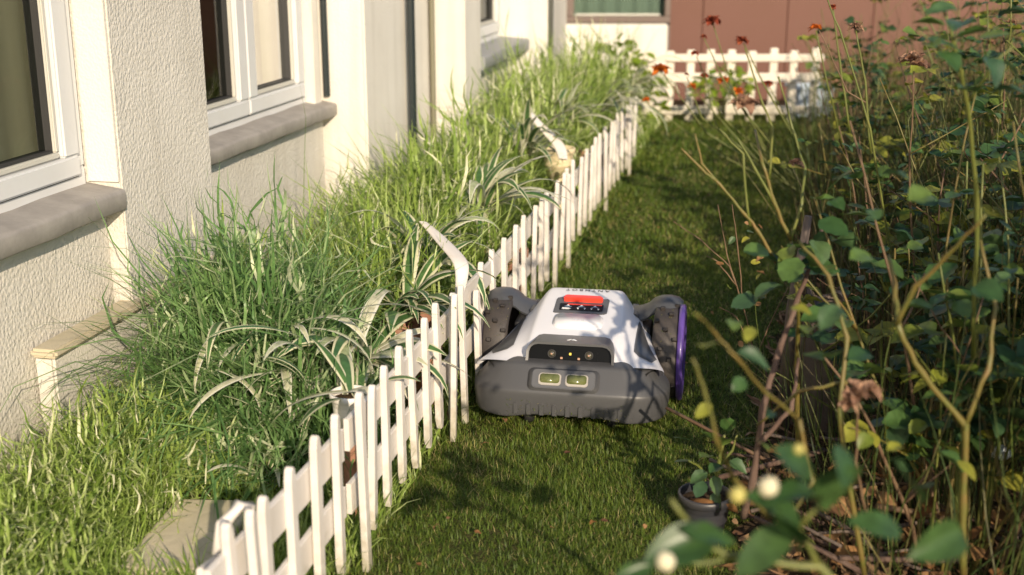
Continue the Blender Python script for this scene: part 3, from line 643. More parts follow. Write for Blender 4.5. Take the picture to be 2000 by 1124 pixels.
    for side in (-1, 1):
        # edges: front-lower corner, rear tip
        for nm, m, grow, off in (('side_window_trim', M['grey2'], .012, .0012), ('side_window', M['darkgrey'], 0, .0026)):
            rows = []
            for k in range(15):
                f = k / 14; u = (.112 - grow * .9) + (.305 + grow * 1.5 - .112 + grow) * f
                lo = .93 - .25 * max(0, .14 - f) / .14 - .42 * f + grow * 4; hi = .30 + .22 * f - .02 * math.sin(3 * f) + (.5 * max(0, .10 - f) / .10) - grow * 4
                hi = min(hi, lo - .01)
                if f > .9: mid = (lo + hi) / 2; q_ = (1 - f) / .1; lo = mid + (lo - mid) * q_; hi = mid + (hi - mid) * q_
                row = []
                for j in range(7):
                    v = hi + (lo - hi) * j / 6; p = flank(side, u, v); row.append(tuple(p + Vector((side * .7, -.25, .65)).normalized() * off))
                rows.append(row)
            MB().grid(rows).obj(nm, m, t)
    # wheels
    for side in (-1, 1):
        cx = side * .213; cy = .335; rad = .116; hw = .030
        wnode = node('wheel', t); wnode.location = (cx, cy, rad + .004)
        ax = Matrix.Rotation(R(90), 4, 'Y')
        MB().lathe([(rad - .012, -hw - .002), (rad - .003, -hw), (rad, -hw + .005), (rad, hw - .005), (rad - .003, hw), (rad - .012, hw + .002)], 48, ax).obj('tyre', M['tyre'], wnode, True)
        MB().lathe([(.0005, -hw + .004), (.05, -hw + .004), (rad - .012, -hw - .002)], 32, ax).obj('hub_inner', M['mblack'], wnode)
        s = side
        MB().lathe([(rad - .030, s * (hw - .004)), (rad - .024, s * (hw + (.008 if s > 0 else -.002))), (rad - .012, s * (hw + (.016 if s > 0 else .002))), (rad + (.001 if s > 0 else -.006), s * (hw + (.015 if s > 0 else .001))), (rad + (.006 if s > 0 else -.004), s * (hw + (.012 if s > 0 else 0))), (rad + (.006 if s > 0 else -.004), s * (hw + .001)), (rad - .004, s * (hw - .001))], 64, ax).obj('rim_ring', M['purple'], wnode, True)
        mb = MB(); mb.lathe([(.0005, s * (hw + .002)), (.028, s * (hw + .004)), (.033, s * (hw - .002)), (rad - .028, s * (hw - .008))], 40, ax)
        mb.obj('wheel_disc', M['mblack'], wnode, True)
        for k in range(6):
            mb = MB(); a = k * math.pi / 3; mb.box((s * (hw), math.cos(a) * .056, math.sin(a) * .056), (.006, .012, .055), rot=None); o = mb.obj('spoke', M['grey'], wnode)
            o.data.transform(Matrix.Translation((s * hw, math.cos(a) * .056, math.sin(a) * .056)) @ Matrix.Rotation(a - math.pi / 2, 4, 'X') @ Matrix.Translation((-s * hw, -math.cos(a) * .056, -math.sin(a) * .056)))
        lugm = None
        for k in range(30):
            a = k * 2 * math.pi / 30 + .05; xo = ((k * 7) % 5 - 2) * .0115
            if lugm is None: lugm = MB().box((0, 0, 0), (.0115, .0095, .011), bev=.0012).mesh('tread_lug', M['lug'])
            o = link_mesh('tread_lug', lugm, wnode); o.location = (xo, math.cos(a) * (rad + .003), math.sin(a) * (rad + .003)); o.rotation_euler = (a - math.pi / 2, 0, 0)
        # gearbox between shell and wheel
        MB().box((side * .150, cy + .01, .13), (.05, .09, .12), bev=.01, seg=2).obj('drive_housing', M['mblack'], t)
        MB().tube([(side * .12, cy, .12), (side * .19, cy, .12)], .02, 12).obj('axle', M['mblack'], t)
        # wheel arch bracket
        rows = []
        path = [(.098, .175, .33, .43), (.110, .206, .325, .43), (.126, .221, .33, .425), (.146, .226, .335, .42), (.162, .233, .335, .42), (.176, .247, .33, .42), (.195, .256, .325, .418), (.218, .258, .325, .415), (.238, .255, .33, .41), (.250, .247, .34, .40)]
        top = []; bot = []
        for x, z, ya, yb in path:
            top.append([(side * x, ya + (yb - ya) * f, z - .016 * abs(2 * f - 1) ** 3 - .010 * (1 - f)) for f in np.linspace(0, 1, 7)])
            bot.append([(side * (x - .002), ya + .003 + (yb - ya - .006) * f, z - .007 - .016 * abs(2 * f - 1) ** 3 - .010 * (1 - f)) for f in np.linspace(0, 1, 7)])
        mb = MB(); allr = [a + b[::-1] for a, b in zip(top, bot)]; mb.grid(allr, closed=True)
        mb.bm.faces.new([mb.bm.verts.new(p) for p in allr[-1]])
        o = sharp_smooth(mb.obj('wheel_arch', M['arm'], t), 60)
        # bracket cheek that drops beside the shell
        MB().prism([(.33, .216), (.42, .216), (.41, .12), (.345, .12)], lambda a, b, d: (side * d, a, b), .120, .138, bev=.003).obj('arch_cheek', M['grey'], t)
        # front caster
        c = node('caster_wheel', t); c.location = (side * .10, .10, .028)
        MB().lathe([(.0005, -.012), (.02, -.012), (.026, -.009), (.028, 0), (.026, .009), (.02, .012), (.0005, .012)], 24, ax).obj('tyre', M['mblack'], c, True)
        MB().box((0, 0, .03), (.034, .014, .03), bev=.003).obj('fork', M['mblack'], c)
    # cut grass stuck to the bumper, wheels and arches
    n = 260; x = rng.uniform(-.2, .2, n); P = np.stack([x, .0 + .05 * np.clip(np.abs(x) - .13, 0, 1) / .1 - .002, .055 + .04 * rng.uniform(0, 1, n) ** 2], 1)
    k = rng.uniform(0, 1, n) < .4; a = rng.uniform(.3, 2.6, n); P[k] = np.stack([np.where(x > 0, .206, -.206)[k] + rng.uniform(-.025, .025, k.sum()), .335 - np.cos(a[k]) * .118, .12 + np.sin(a[k]) * .118], 1)
    V, F, A = blades(P, rng.uniform(.004, .011, n), np.full(n, .0012), rng.uniform(0, 6.28, n), rng.uniform(.8, 1.6, n), rng.uniform(.2, 1, n), 2, .5)
    link_mesh('grass_clippings', raw_mesh('grass_clippings', V, F, M['lawn'], attr={'rnd': A}), t, kind='stuff')
    return t
build_mower()

# ---------------------------------------------------------------- leaf meshes
def leaf_mesh(name, L=1, Wd=.6, fold=.12, curl=.15, pw=(.9, 1.25), nu=7, nv=2, m=None, wavy=0, serr=0):
    V = []; A = []
    for i in range(nu + 1):
        t = i / nu; hw = Wd / 2 * (math.sin(math.pi * t ** pw[0]) ** pw[1] if 0 < t < 1 else 0.0) + (.012 if i in (0, nu) else 0)
        for j in range(-nv, nv + 1):
            s = j / nv; ser = 1 + (serr * (-1) ** i if abs(s) == 1 else 0)
            V.append((s * hw * ser, t * L, fold * abs(s) * hw * 2 - curl * t * t * L + wavy * math.sin(9 * t + s * 2) * abs(s))); A.append(abs(s))
    k = 2 * nv + 1; F = [(i * k + j, i * k + j + 1, (i + 1) * k + j + 1, (i + 1) * k + j) for i in range(nu) for j in range(2 * nv)]
    return raw_mesh(name, V, F, m, True, {'across': A})
LV = {}
for key, mm in (('rleaf', 'rleaf'), ('rleaf_cool', 'rleaf_cool'), ('yleaf', 'yleaf'), ('dleaf', 'dleaf'), ('cleaf', 'cleaf'), ('lime', 'lime')):
    LV[key] = [leaf_mesh('leaf', 1, random.uniform(.62, .85), random.uniform(.05, .25), random.uniform(-.1, .35), (random.uniform(.8, .95), random.uniform(.6, .8)), 8, 2, M[mm], random.uniform(0, .05) * (3 if key == 'dleaf' else 1), .06 if key in ('rleaf', 'rleaf_cool') else 0) for _ in range(5)]
def put_leaf(par, key, p, d, size, roll=0, name='leaf', off=None, wid=1):
    """leaf whose base is at p pointing along d"""
    d = Vector(d).normalized(); up = Vector((0, 0, 1)); x = d.cross(up)
    x = x.normalized() if x.length > 1e-3 else Vector((1, 0, 0)); z = x.cross(d)
    m = Matrix((x, d, z)).transposed().to_4x4() @ Matrix.Rotation(roll, 4, 'Y') @ Matrix.Diagonal((size * wid, size, size, 1))
    o = link_mesh(name, random.choice(LV[key]), par); m.translation = Vector(p) - thing_loc(par); o.matrix_local = m; return o

# ---------------------------------------------------------------- planting bed: grassy clumps
def cull(V, F, A, x, y):
    """drop blades that would pass through the fence or the wall"""
    wxx = V[:, 0] + x; wyy = V[:, 1] + y; z = V[:, 2]; over = wxx - (fence_x(wyy) - .02)
    bad = ((over > 0) & (z < .34)) | (over > .075) | (wxx < WA + WS * wyy - .05)
    comp = np.arange(len(V))                       # blade id: faces of a blade are consecutive and share vertices
    lab = F.min(1); start = np.concatenate([[True], ~((F[1:, 0] < F[:-1].max(1) + 1) & (F[1:].min(1) <= F[:-1].max(1)))]); bid = np.cumsum(start) - 1
    fb = bad[F].any(1); nb = np.zeros(bid[-1] + 1, bool); np.logical_or.at(nb, bid, fb); k = ~nb[bid]
    return V, F[k], A[k]
def clump(x, y, n, h, rad, name, label, m='blade', wd=.0045, leanmax=1.0, cat='plant', group='grassy plants in the bed by the wall', zb=0.0, bias=(0, 0)):
    a = rng.uniform(0, 6.28, n); r = rad * np.sqrt(rng.uniform(0, 1, n))
    P = np.stack([r * np.cos(a), r * np.sin(a), np.full(n, zb)], 1)
    az = a + rng.normal(0, 1.1, n); az = np.arctan2(np.sin(az) + bias[1], np.cos(az) + bias[0])
    L = h * rng.uniform(.35, 1.35, n); lean = rng.uniform(-.1, .9, n) + r / rad * .35 * leanmax
    curl = rng.uniform(.3, 2.9, n) * leanmax
    V, F, A = blades_c(P, L, wd * rng.uniform(.5, 1.7, n), az, lean, curl, np.clip(rng.beta(2, 2.2, n) * .92 + rng.normal(0, .05, n), 0, 1))
    if n > 200:                                        # short side leaves filling a dome
        m2 = int(n * 1.9); a2 = rng.uniform(0, 6.28, m2); u = rng.uniform(0, 1, m2) ** .45; ph = np.arccos(rng.uniform(0, 1, m2))
        R2 = rad * 1.75 + .02; bump_ = 1 + .18 * np.sin(a2 * 3 + x * 40) * np.sin(ph * 5)
        P2 = np.stack([R2 * u * np.sin(ph) * np.cos(a2) * bump_, R2 * u * np.sin(ph) * np.sin(a2) * bump_, .03 + h * .80 * u * np.cos(ph) * bump_], 1)
        V2, F2, A2 = blades_c(P2, h * rng.uniform(.14, .46, m2), wd * rng.uniform(.5, 1.9, m2), a2 + rng.normal(0, 1.3, m2), rng.uniform(.1, 1.9, m2), rng.uniform(-1.4, 2.2, m2), np.clip(rng.beta(2, 2.0, m2) + (rng.uniform(0, 1, m2) < .10) * .5, 0, 1), 5, .75)
        F = np.concatenate([F, F2 + len(V)]); V = np.concatenate([V, V2]); A = np.concatenate([A, A2])
    V, F, A = cull(V, F, A, x, y)
    t = thing(name, label, cat, (x, y, 0), 0, group)
    o = link_mesh('blades', raw_mesh('blades', V, F, M[m], attr={'rnd': A}), t, kind='stuff'); return t
def blades_c(P, L, Wd, az, lean, curl, rnd, seg=5, wob=.38):
    n = len(P); V = np.zeros((n, seg * 2 + 1, 3)); tw = rng.normal(0, .8, n)
    pos = P.copy(); azw = az.copy()
    for i in range(seg + 1):
        t = i / seg; side = np.stack([-np.sin(azw + tw * t), np.cos(azw + tw * t), .25 * np.sin(tw)], 1)
        wd = Wd * (1.15 * (1 - t ** 2) + .05) * (.55 + .45 * min(1, t * 3))
        if i < seg: V[:, 2 * i] = pos - side * (wd / 2)[:, None]; V[:, 2 * i + 1] = pos + side * (wd / 2)[:, None]
        else: V[:, 2 * i] = pos
        ang = lean + curl * t ** 1.3; dh = np.stack([np.cos(azw), np.sin(azw), np.zeros(n)], 1)
        pos = pos + (np.cos(ang)[:, None] * np.array([0, 0, 1]) + np.sin(ang)[:, None] * dh) * (L / seg)[:, None]
        pos[:, 2] = np.maximum(pos[:, 2], .006); azw = azw + rng.normal(0, wob, n)
    k = seg * 2 + 1; base = np.arange(n)[:, None] * k; T = []
    for i in range(seg - 1): a = 2 * i; T += [[a, a + 1, a + 3], [a, a + 3, a + 2]]
    a = 2 * (seg - 1); T.append([a, a + 1, a + 2]); T = np.array(T)
    return V.reshape(-1, 3), (base[:, None, :] + T[None]).reshape(-1, 3), np.repeat(rnd, len(T))
def wx(Y): return WA + WS * Y
# low ground cover grass filling the bed floor
def cover(y0, y1, dens, h, wd):
    n = int(dens * (y1 - y0) * .95); y = rng.uniform(y0, y1, n); x = wx(y) + .0 + rng.uniform(0, 1, n) * (fence_x(y) - wx(y) - .02)
    k = (vnoise(x, y, 9, 5) > -.75) & ~((abs(x + .61) < .09) & (abs(y - 2.12) < .15) & (rng.uniform(0, 1, n) < .93)); x = x[k]; y = y[k]; n = len(x)
    V, F, A = blades_c(np.stack([x, y, np.zeros(n)], 1), h * rng.uniform(.4, 1.5, n), wd * rng.uniform(.6, 1.5, n), rng.uniform(0, 6.28, n), rng.uniform(0, .7, n), rng.uniform(.3, 1.8, n), np.clip(rng.beta(2, 2.5, n), 0, 1), 3)
    return V, F, A
VV = []; FF = []; AA = []; oo = 0
for a in ((1.2, 2.4, 15000, .080, .0034), (2.4, 4.5, 6000, .08, .0042), (4.5, 7.6, 3000, .10, .006)):
    v, f, at_ = cover(*a); VV.append(v); FF.append(f + oo); AA.append(at_); oo += len(v)
tag(link_mesh('bed_grass', raw_mesh('bed_grass', np.concatenate(VV), np.concatenate(FF), M['blade'], attr={'rnd': np.concatenate(AA)})), 'low loose green grass covering the soil of the bed below the house wall', 'grass', kind='stuff')
# clumps (X fraction across the bed, Y, blades, height, radius)
cl = []
def cp(fr, Y): return wx(Y) + fr * (fence_x(Y) - wx(Y)), Y
specs = [
 (0.46, 2.72, 2000, 0.60, 0.128, 'largest dense dark green grassy clump below the stucco pier', 'blade_cool'),
 (0.66, 2.52, 1200, 0.38, 0.120, 'dark grassy clump spilling forward beside the white pot', 'blade_cool'),
 (0.30, 2.95, 900, 0.48, 0.085, 'tall upright grassy clump standing close to the stucco pier', 'blade'),
 (0.30, 2.36, 900, 0.25, 0.130, 'lower loose grassy clump in front of the largest dark clump', 'blade'),
 (0.20, 2.10, 1000, 0.20, 0.140, 'short grassy clump at the lower left corner near the wall', 'blade'),
 (0.24, 1.93, 900, 0.17, 0.130, 'short fresh grassy clump near the paving slab', 'blade'),
 (0.30, 1.75, 800, 0.17, 0.130, 'lowest short grassy clump at the bottom left edge', 'blade'),
 (0.70, 3.05, 1100, 0.52, 0.111, 'bright grassy clump behind the fence left of the mower', 'blade'),
 (0.46, 3.35, 1100, 0.48, 0.111, 'yellow green grassy clump under the near end of the double window', 'blade'),
 (0.72, 3.45, 1100, 0.51, 0.111, 'yellow green grassy clump by the scrolled white fence top', 'blade'),
 (0.41, 3.85, 1200, 0.46, 0.119, 'feathery grassy clump below the middle of the double window', 'blade'),
 (0.62, 3.90, 1200, 0.57, 0.119, 'feathery grassy clump leaning over the fence behind the mower', 'blade'),
 (0.36, 4.35, 1000, 0.46, 0.119, 'feathery grassy clump below the far end of the double window', 'blade'),
 (0.58, 4.40, 1200, 0.60, 0.128, 'thick grassy clump beside the cream pot', 'blade'),
 (0.48, 4.90, 1000, 0.43, 0.128, 'grassy clump at the foot of the black drain pipe', 'blade'),
 (0.66, 4.95, 1000, 0.65, 0.119, 'grassy clump right of the cream pot by the far pickets', 'blade'),
 (0.55, 5.40, 850, 0.70, 0.128, 'tall grassy clump in front of the bright wall step', 'blade_cool'),
 (0.66, 5.55, 850, 0.70, 0.128, 'blue green arching clump overhanging the far pickets', 'blade_cool'),
 (0.40, 6.00, 765, 0.70, 0.136, 'bushy grassy clump under the small far window', 'blade_cool'),
 (0.68, 6.30, 765, 0.73, 0.136, 'pale arching grassy clump at the last pickets', 'blade_cool'),
 (0.70, 6.70, 680, 0.73, 0.136, 'wispy grassy clump beyond the small far window', 'blade_cool')]
for fr, Y, n, h, rad, lb, mm in specs:
    x, y = cp(fr, Y); clump(x, y, int(n * .75), h * .90, rad, 'grassy_plant', lb, 'blade' if Y > 5 else mm, .0034 if Y < 2.4 else .0052 if Y < 3.2 else .0064)
# wispy tall stems against the wall
for (px, Y, h) in ((170, 2.55, .30), (150, 2.62, .24), (600, 3.9, .5), (690, 4.2, .5), (880, 5.2, .55), (940, 5.5, .56)):
    p = at(px, 600, Y); x = max(p.x, wx(Y) + .06)
    clump(x, Y, 60, h * 1.1, .05, 'wispy_plant', {170: 'thin wispy grass tuft at the near end of the plinth', 150: 'second thin wispy grass tuft beside the plinth', 600: 'wispy tuft silhouetted below the double window sill', 690: 'wispy tuft rising by the right end of the double window sill', 880: 'curling wispy tuft against the bright wall step', 940: 'curling wispy tuft under the small far window'}[px], 'blade', .004, 1.2)
# lime leafy plants at the far end
def leafy(x, y, n, h, rad, label, key='lime', size=.05, name='leafy_plant', zlo=.1):
    t = thing(name, label, 'plant', (x, y, 0))
    for k in range(7):
        a = random.uniform(0, 6.28); r_ = rad * random.uniform(.2, .8); tip = (r_ * math.cos(a), r_ * math.sin(a), h * random.uniform(.7, 1))
        MB().tube([(0, 0, 0), (tip[0] * .3, tip[1] * .3, tip[2] * .55), tip], [.004, .003, .002], 5).obj('stem', M['stem_y'], t)
    for k in range(n):
        a = random.uniform(0, 6.28); r_ = rad * math.sqrt(random.random()); z = zlo + (h - zlo) * (1 - (r_ / rad) ** 2 * .5) * random.random() ** .6
        put_leaf(t, key, (x + r_ * math.cos(a), y + r_ * math.sin(a), z), (math.cos(a), math.sin(a), random.uniform(-.5, .6)), size * random.uniform(.6, 1.3), random.uniform(-.8, .8))
    return t
leafy(.57, 6.70, 190, .62, .17, 'lime green leafy plant at the far end of the bed by the trellis fence', size=.06)
leafy(.74, 7.25, 130, .50, .14, 'second lime leafy plant tucked against the trellis fence', size=.055)
leafy(1.26, 7.40, 120, .40, .17, 'bright lime leafy plant below the orange flowers at the trellis fence', size=.05, zlo=.16)

# broad variegated leaves: plants of their own along the fence
def strap_leaf(par, p0, az, L, Wd, lift, droop, m, name='leaf', seg=10, twist=0.):
    p = Vector((0, 0, 0)); V = []; A = []; ang = lift; mid = []
    for i in range(seg + 1):
        t = i / seg; hw = Wd / 2 * (.35 + .65 * math.sin(min(1, t * 1.7) * math.pi / 2)) * (1 - max(0, t - .45) ** 1.6 / (.55 ** 1.6)) + .0006
        c = Vector((math.cos(az) * math.cos(ang), math.sin(az) * math.cos(ang), math.sin(ang)))
        tw = twist * t; sd_ = Vector((-math.sin(az), math.cos(az), 0)); up = c.cross(sd_); sd2 = sd_ * math.cos(tw) + up * math.sin(tw); upn = sd2.cross(c)
        for j, s in enumerate((-1, -.62, 0, .62, 1)):
            V.append(p + sd2 * s * hw - upn * (-.22 * abs(s) * hw)); A.append(abs(s))
        p = p + c * (L / seg); ang -= droop / seg * (.5 + 1.2 * t)
    k = 5; F = [(i * k + j, i * k + j + 1, (i + 1) * k + j + 1, (i + 1) * k + j) for i in range(seg) for j in range(4)]
    me = raw_mesh(name, [tuple(v) for v in V], F, M[m], True, {'across': A}); o = link_mesh(name, me, par)
    o.location = Vector(p0) - thing_loc(par); return o
def lily(x, y, z0, n, L, Wd, label, azc=None, jit=.02, spread=3.14, mats=('varieg', 'varieg2'), pale=.3, name='variegated_plant', lift=(.5, 1.3), droop=(1.0, 2.4)):
    t = thing(name, label, 'plant', (x, y, z0), 0, 'variegated broad leaved plants along the fence')
    for k in range(n):
        az = random.uniform(0, 6.28) if azc is None else azc + random.uniform(-spread, spread)
        strap_leaf(t, (x + random.uniform(-jit, jit), y + random.uniform(-jit, jit), z0 + random.uniform(-jit, jit) * .6), az, L * random.uniform(.65, 1.2), Wd * random.uniform(.6, 1.25), random.uniform(*lift), random.uniform(*droop), mats[1] if random.random() < pale else mats[0], twist=random.uniform(-.7, .7))
    return t
# pots behind the fence
def pot(x, y, z0, r, h, m, label, soil=True, name='flower_pot', rim=None):
    t = thing(name, label, 'pot', (x, y, z0))
    MB().lathe([(.0005, 0), (r * .72, 0), (r * .93, h * .82), (r * .94, h * .84)], 28).obj('body', m, t, True)
    MB().lathe([(r * .92, h * .80), (r * 1.03, h * .82), (r * 1.04, h * .98), (r * 1.0, h), (r * .93, h), (r * .91, h * .86), (r * .86, h * .4)], 28).obj('rim', rim or m, t, True)
    if soil: MB().lathe([(.0005, h * .80), (r * .5, h * .82), (r * .93, h * .80)], 20).obj('potting_soil', M['soil'], t)
    return t
px_ = at(690, 740, 2.27); pot(px_.x - .012, 2.30, .185, .040, .075, M['potwhite'], 'white plastic pot with terracotta rim raised behind the near fence panel', rim=M['potwhite'])
MB_ = thing('pot_stand', 'slim dark stand carrying the white plastic pot behind the fence', 'stand', (px_.x - .012, 2.30, 0)); MB().lathe([(.0005, .0), (.05, 0), (.045, .02), (.02, .03), (.018, .165), (.035, .183), (.0005, .184)], 18).obj('stand_column', M['terracotta'], MB_, True)
lily(px_.x - .012, 2.30, .25, 9, .17, .030, 'striped broad leaved plant growing in the raised white pot', None, mats=('varieg', 'varieg2'), pale=.3, lift=(.1, .9), droop=(.8, 2.0))
pot(-.235, 2.80, .0, .075, .25, M['terracotta'], 'terracotta pot with orange side half hidden behind the second fence panel')
pot(fence_x(4.55) - .10, 4.62, .25, .062, .11, M['potcream'], 'banded cream pot raised among the grass behind the far fence')
MB_ = thing('pot_stand', 'cream stand holding the banded cream pot', 'stand', (fence_x(4.55) - .10, 4.62, 0)); MB().lathe([(.0005, .0), (.05, 0), (.045, .02), (.022, .03), (.02, .23), (.04, .248), (.0005, .249)], 18).obj('stand_column', M['potcream'], MB_, True)
pot(fence_x(3.55) - .08, 3.62, .0, .07, .22, M['terracotta'], 'brown clay pot peeping over the fence behind the mower')
pot(fence_x(5.1) - .09, 5.2, .0, .08, .24, M['terracotta'], 'amber clay pot behind the far white pickets')
for (x, y, z0, n, L, Wd, lb, kw) in (
  (-.50, 2.50, .27, 36, .20, .018, 'pale streaked leaves hanging from the front of the dark clump', dict(azc=-1.0, spread=1.7, pale=.5, jit=.13, lift=(-.3, .7), droop=(.8, 2.2))),
  (-.34, 2.60, .22, 30, .26, .038, 'broad striped plant arching over the fence near the white pot', dict(azc=-.4, spread=1.9, lift=(.1, 1.0))),
  (-.27, 2.88, .24, 26, .27, .036, 'broad striped plant with blue green leaves left of the mower', dict(azc=-.2, spread=1.8, pale=.15)),
  (-.24, 3.15, .28, 24, .28, .032, 'broad striped plant beside the scrolled fence top', dict(azc=0, spread=2.6)),
  (-.10, 3.62, .32, 28, .30, .032, 'striped plant with curling cream leaves behind the mower', dict(azc=0, spread=2.2, pale=.45)),
  (.05, 4.45, .36, 24, .30, .030, 'striped plant around the cream pot', dict(azc=.2, spread=2.4, pale=.35)),
  (.20, 5.15, .36, 22, .30, .028, 'striped plant drooping over the far pickets', dict(azc=-.3, spread=1.6, pale=.3)),
  (.42, 5.75, .34, 22, .36, .020, 'drooping pale strap leaved plant near the end of the picket fence', dict(azc=-.4, spread=1.0, pale=.5, droop=(1.8, 2.9))),
  (.60, 6.35, .34, 22, .36, .018, 'drooping straw coloured strap leaved plant touching the lawn edge', dict(azc=-.4, spread=1.0, pale=.7, droop=(1.8, 2.9))),
  (-.95, 2.05, .03, 12, .14, .016, 'small striped plant among the short grass at bottom left', dict(pale=.5)),
  (-.50, 2.34, .05, 10, .16, .018, 'small striped plant behind the paving slab', dict(pale=.4))):
    lily(x, y, z0, n, L, Wd, lb, **kw)
# big white scrolled leaf-like fence finials
def finial(pts, wds, label):
    mb = MB(); top = []; rows = []
    for (p, wd) in zip(pts, wds):
        p = Vector(p); rows.append([(p.x - wd / 2, p.y, p.z), (p.x - wd * .2, p.y - .011, p.z + .006), (p.x + wd / 2, p.y - .002, p.z), (p.x + wd * .2, p.y + .011, p.z - .005)])
    mb.grid(rows, closed=True); mb.bm.faces.new([mb.bm.verts.new(q) for q in rows[0]]); mb.bm.faces.new([mb.bm.verts.new(q) for q in rows[-1]])
    o = mb.obj('fence_finial', M['pvc']); tag(o, label, 'finial'); s = o.modifiers.new('s', 'SUBSURF'); s.levels = 1; s.render_levels = 2
    return o
Yf = 2.80
finial([at(826, 434, Yf + .25), at(850, 456, Yf + .2), at(872, 480, Yf + .12), at(896, 505, Yf + .05), at(905, 525, Yf), at(897, 580, Yf)], [.030, .046, .056, .058, .048, .030], 'curved white plastic scroll rising above the fence left of the mower')
finial([at(1036, 222, 4.5), at(1050, 240, 4.45), at(1072, 262, 4.4), at(1095, 285, 4.35), at(1100, 312, 4.3)], [.034, .05, .062, .066, .045], 'curled cream scroll standing above the fence by the cream pot')
# paving slab and kerb pieces in the bed
for (x, y, sx, sy, rz, lb) in ((-.61, 2.12, .17, .27, -.15, 'beige paving slab lying in the grass near the fence'), (-1.06, 2.44, .14, .2, .1, 'small beige slab at the foot of the wall')):
    mb = MB(); mb.box((0, 0, .02), (sx, sy, .05), bev=.006, seg=2); o = mb.obj('paving_slab', M['stone']); o.location = (x, y, 0); o.rotation_euler = (R(2), R(-3), rz); tag(o, lb, 'slab')

# ---------------------------------------------------------------- shrubs on the right
def wander(p0, d0, L, n, jit, up=.0):
    p = Vector(p0); d = Vector(d0).normalized(); pts = [p.copy()]
    for i in range(n):
        d = (d + Vector((random.gauss(0, jit), random.gauss(0, jit), random.gauss(0, jit * .6) + up))).normalized(); p = p + d * (L / n); pts.append(p.copy())
    return pts
def bloom(par, p, r, key, name='dried_bloom'):
    b = node(name, par); b.location = Vector(p) - thing_loc(par)
    me = bloom_meshes[key]; lv = 0
    for ring, (n, el, s) in enumerate(((5, -.2, 1.0), (6, .3, .95), (6, .8, .8), (4, 1.25, .6))):
        for k in range(n):
            o = link_mesh('petal', random.choice(me), b); a = k * 6.28 / n + ring * .5 + random.uniform(-.25, .25)
            o.rotation_euler = (el + random.uniform(-.25, .25), random.uniform(-.4, .4), a); o.scale = (r * s * random.uniform(.8, 1.2),) * 3
    return b
bloom_meshes = {k: [leaf_mesh('petal', 1, random.uniform(.6, .85), .35, random.uniform(-.3, .3), (.7, .6), 5, 2, M[k], .12) for _ in range(4)] for k in ('bloom_dry', 'bloom_or', 'bloom_rd')}
SM = [M['stem_g'], M['stem_y'], M['stem_b'], M['stem_g']]
def bush(x, y, h, label, nst=11, nl=90, spread=.30, lsize=.048, keys=('rleaf', 'rleaf', 'rleaf_cool', 'yleaf'), ntw=350, rst=.0042, lean=(0, 0), blooms=0, zl=.35, group='rose bushes in the shrub bed'):
    t = thing('rose_bush', label, 'bush', (x, y, 0), 0, group)
    sites = []
    for k in range(nst):
        a = random.uniform(0, 6.28); s_ = random.uniform(.05, spread); r0 = .05
        d = Vector((math.cos(a) * s_ + lean[0], math.sin(a) * s_ + lean[1], 1)); L = h * random.uniform(.7, 1.12)
        pts = wander((x + r0 * math.cos(a), y + r0 * math.sin(a), 0), d, L, 9, .07)
        mb = MB(); rr = rst * random.uniform(.6, 1.25); off = Vector((x, y, 0))
        mb.tube([q - off for q in pts], [rr * (1 - .065 * i) for i in range(10)], 6)
        sites += [(q, (q - Vector((x, y, q.z - .3))).normalized()) for q in pts[3:] if q.z > h * zl]
        for b in range(random.randint(1, 3)):
            i = random.randint(3, 7); a2 = random.uniform(0, 6.28); pb = wander(pts[i], (math.cos(a2), math.sin(a2), random.uniform(.5, 1.4)), random.uniform(.10, .26), 5, .12)
            mb.tube([q - off for q in pb], [rr * .62, rr * .58, rr * .5, rr * .45, rr * .4, rr * .3], 5)
            sites += [(q, (pb[-1] - pb[0]).normalized()) for q in pb[1:]]
        mb.obj('stem', random.choice(SM), t, recalc=False)
    random.shuffle(sites); c = 0; si = 0
    nl = int(nl * 2.6)
    while c < min(nl, 290) and sites:
        p, d = sites[si % len(sites)]; si += 1; a0 = random.uniform(0, 6.28); key = random.choice(keys); pd = Vector((math.cos(a0), math.sin(a0), random.uniform(-.15, .5))).normalized(); side = pd.cross(Vector((0, 0, 1))).normalized(); sz = lsize * random.uniform(.6, 1.35); pl_ = .028
        k = random.choice((3, 3, 5))
        put_leaf(t, key, p + pd * pl_ * k / 2.5, pd + Vector((0, 0, random.uniform(-.4, .2))), sz, random.uniform(-.6, .6)); c += 1
        for j in range(k // 2):
            for s_ in (-1, 1):
                put_leaf(t, key, p + pd * pl_ * (.5 + j), side * s_ + pd * .5 + Vector((0, 0, random.uniform(-.4, .3))), sz * .85, random.uniform(-.6, .6)); c += 1
    for k in range(blooms):
        p, d = random.choice(sites); bloom(t, p + Vector((0, 0, .02)), random.uniform(.014, .024), random.choice(('bloom_dry', 'bloom_dry', 'bloom_rd')))
    if ntw:
        n = int(ntw * .62); a = rng.uniform(0, 6.28, n); r = .26 * np.sqrt(rng.uniform(0, 1, n)); P = np.stack([r * np.cos(a), r * np.sin(a), np.zeros(n)], 1)
        V, F, A = blades_c(P, h * rng.uniform(.35, 1.02, n), rng.uniform(.0018, .0042, n), a + rng.normal(0, 1.2, n), rng.uniform(0, .62, n), rng.uniform(-.5, .9, n), rng.uniform(0, 1, n))
        link_mesh('thin_shoots', raw_mesh('thin_shoots', V, F, M['twigs'], attr={'rnd': A}), t, kind='stuff')
    return t
names = ['with dried brown blooms', 'with rounded blue green leaves', 'with yellow green stems', 'full of thin brown shoots']
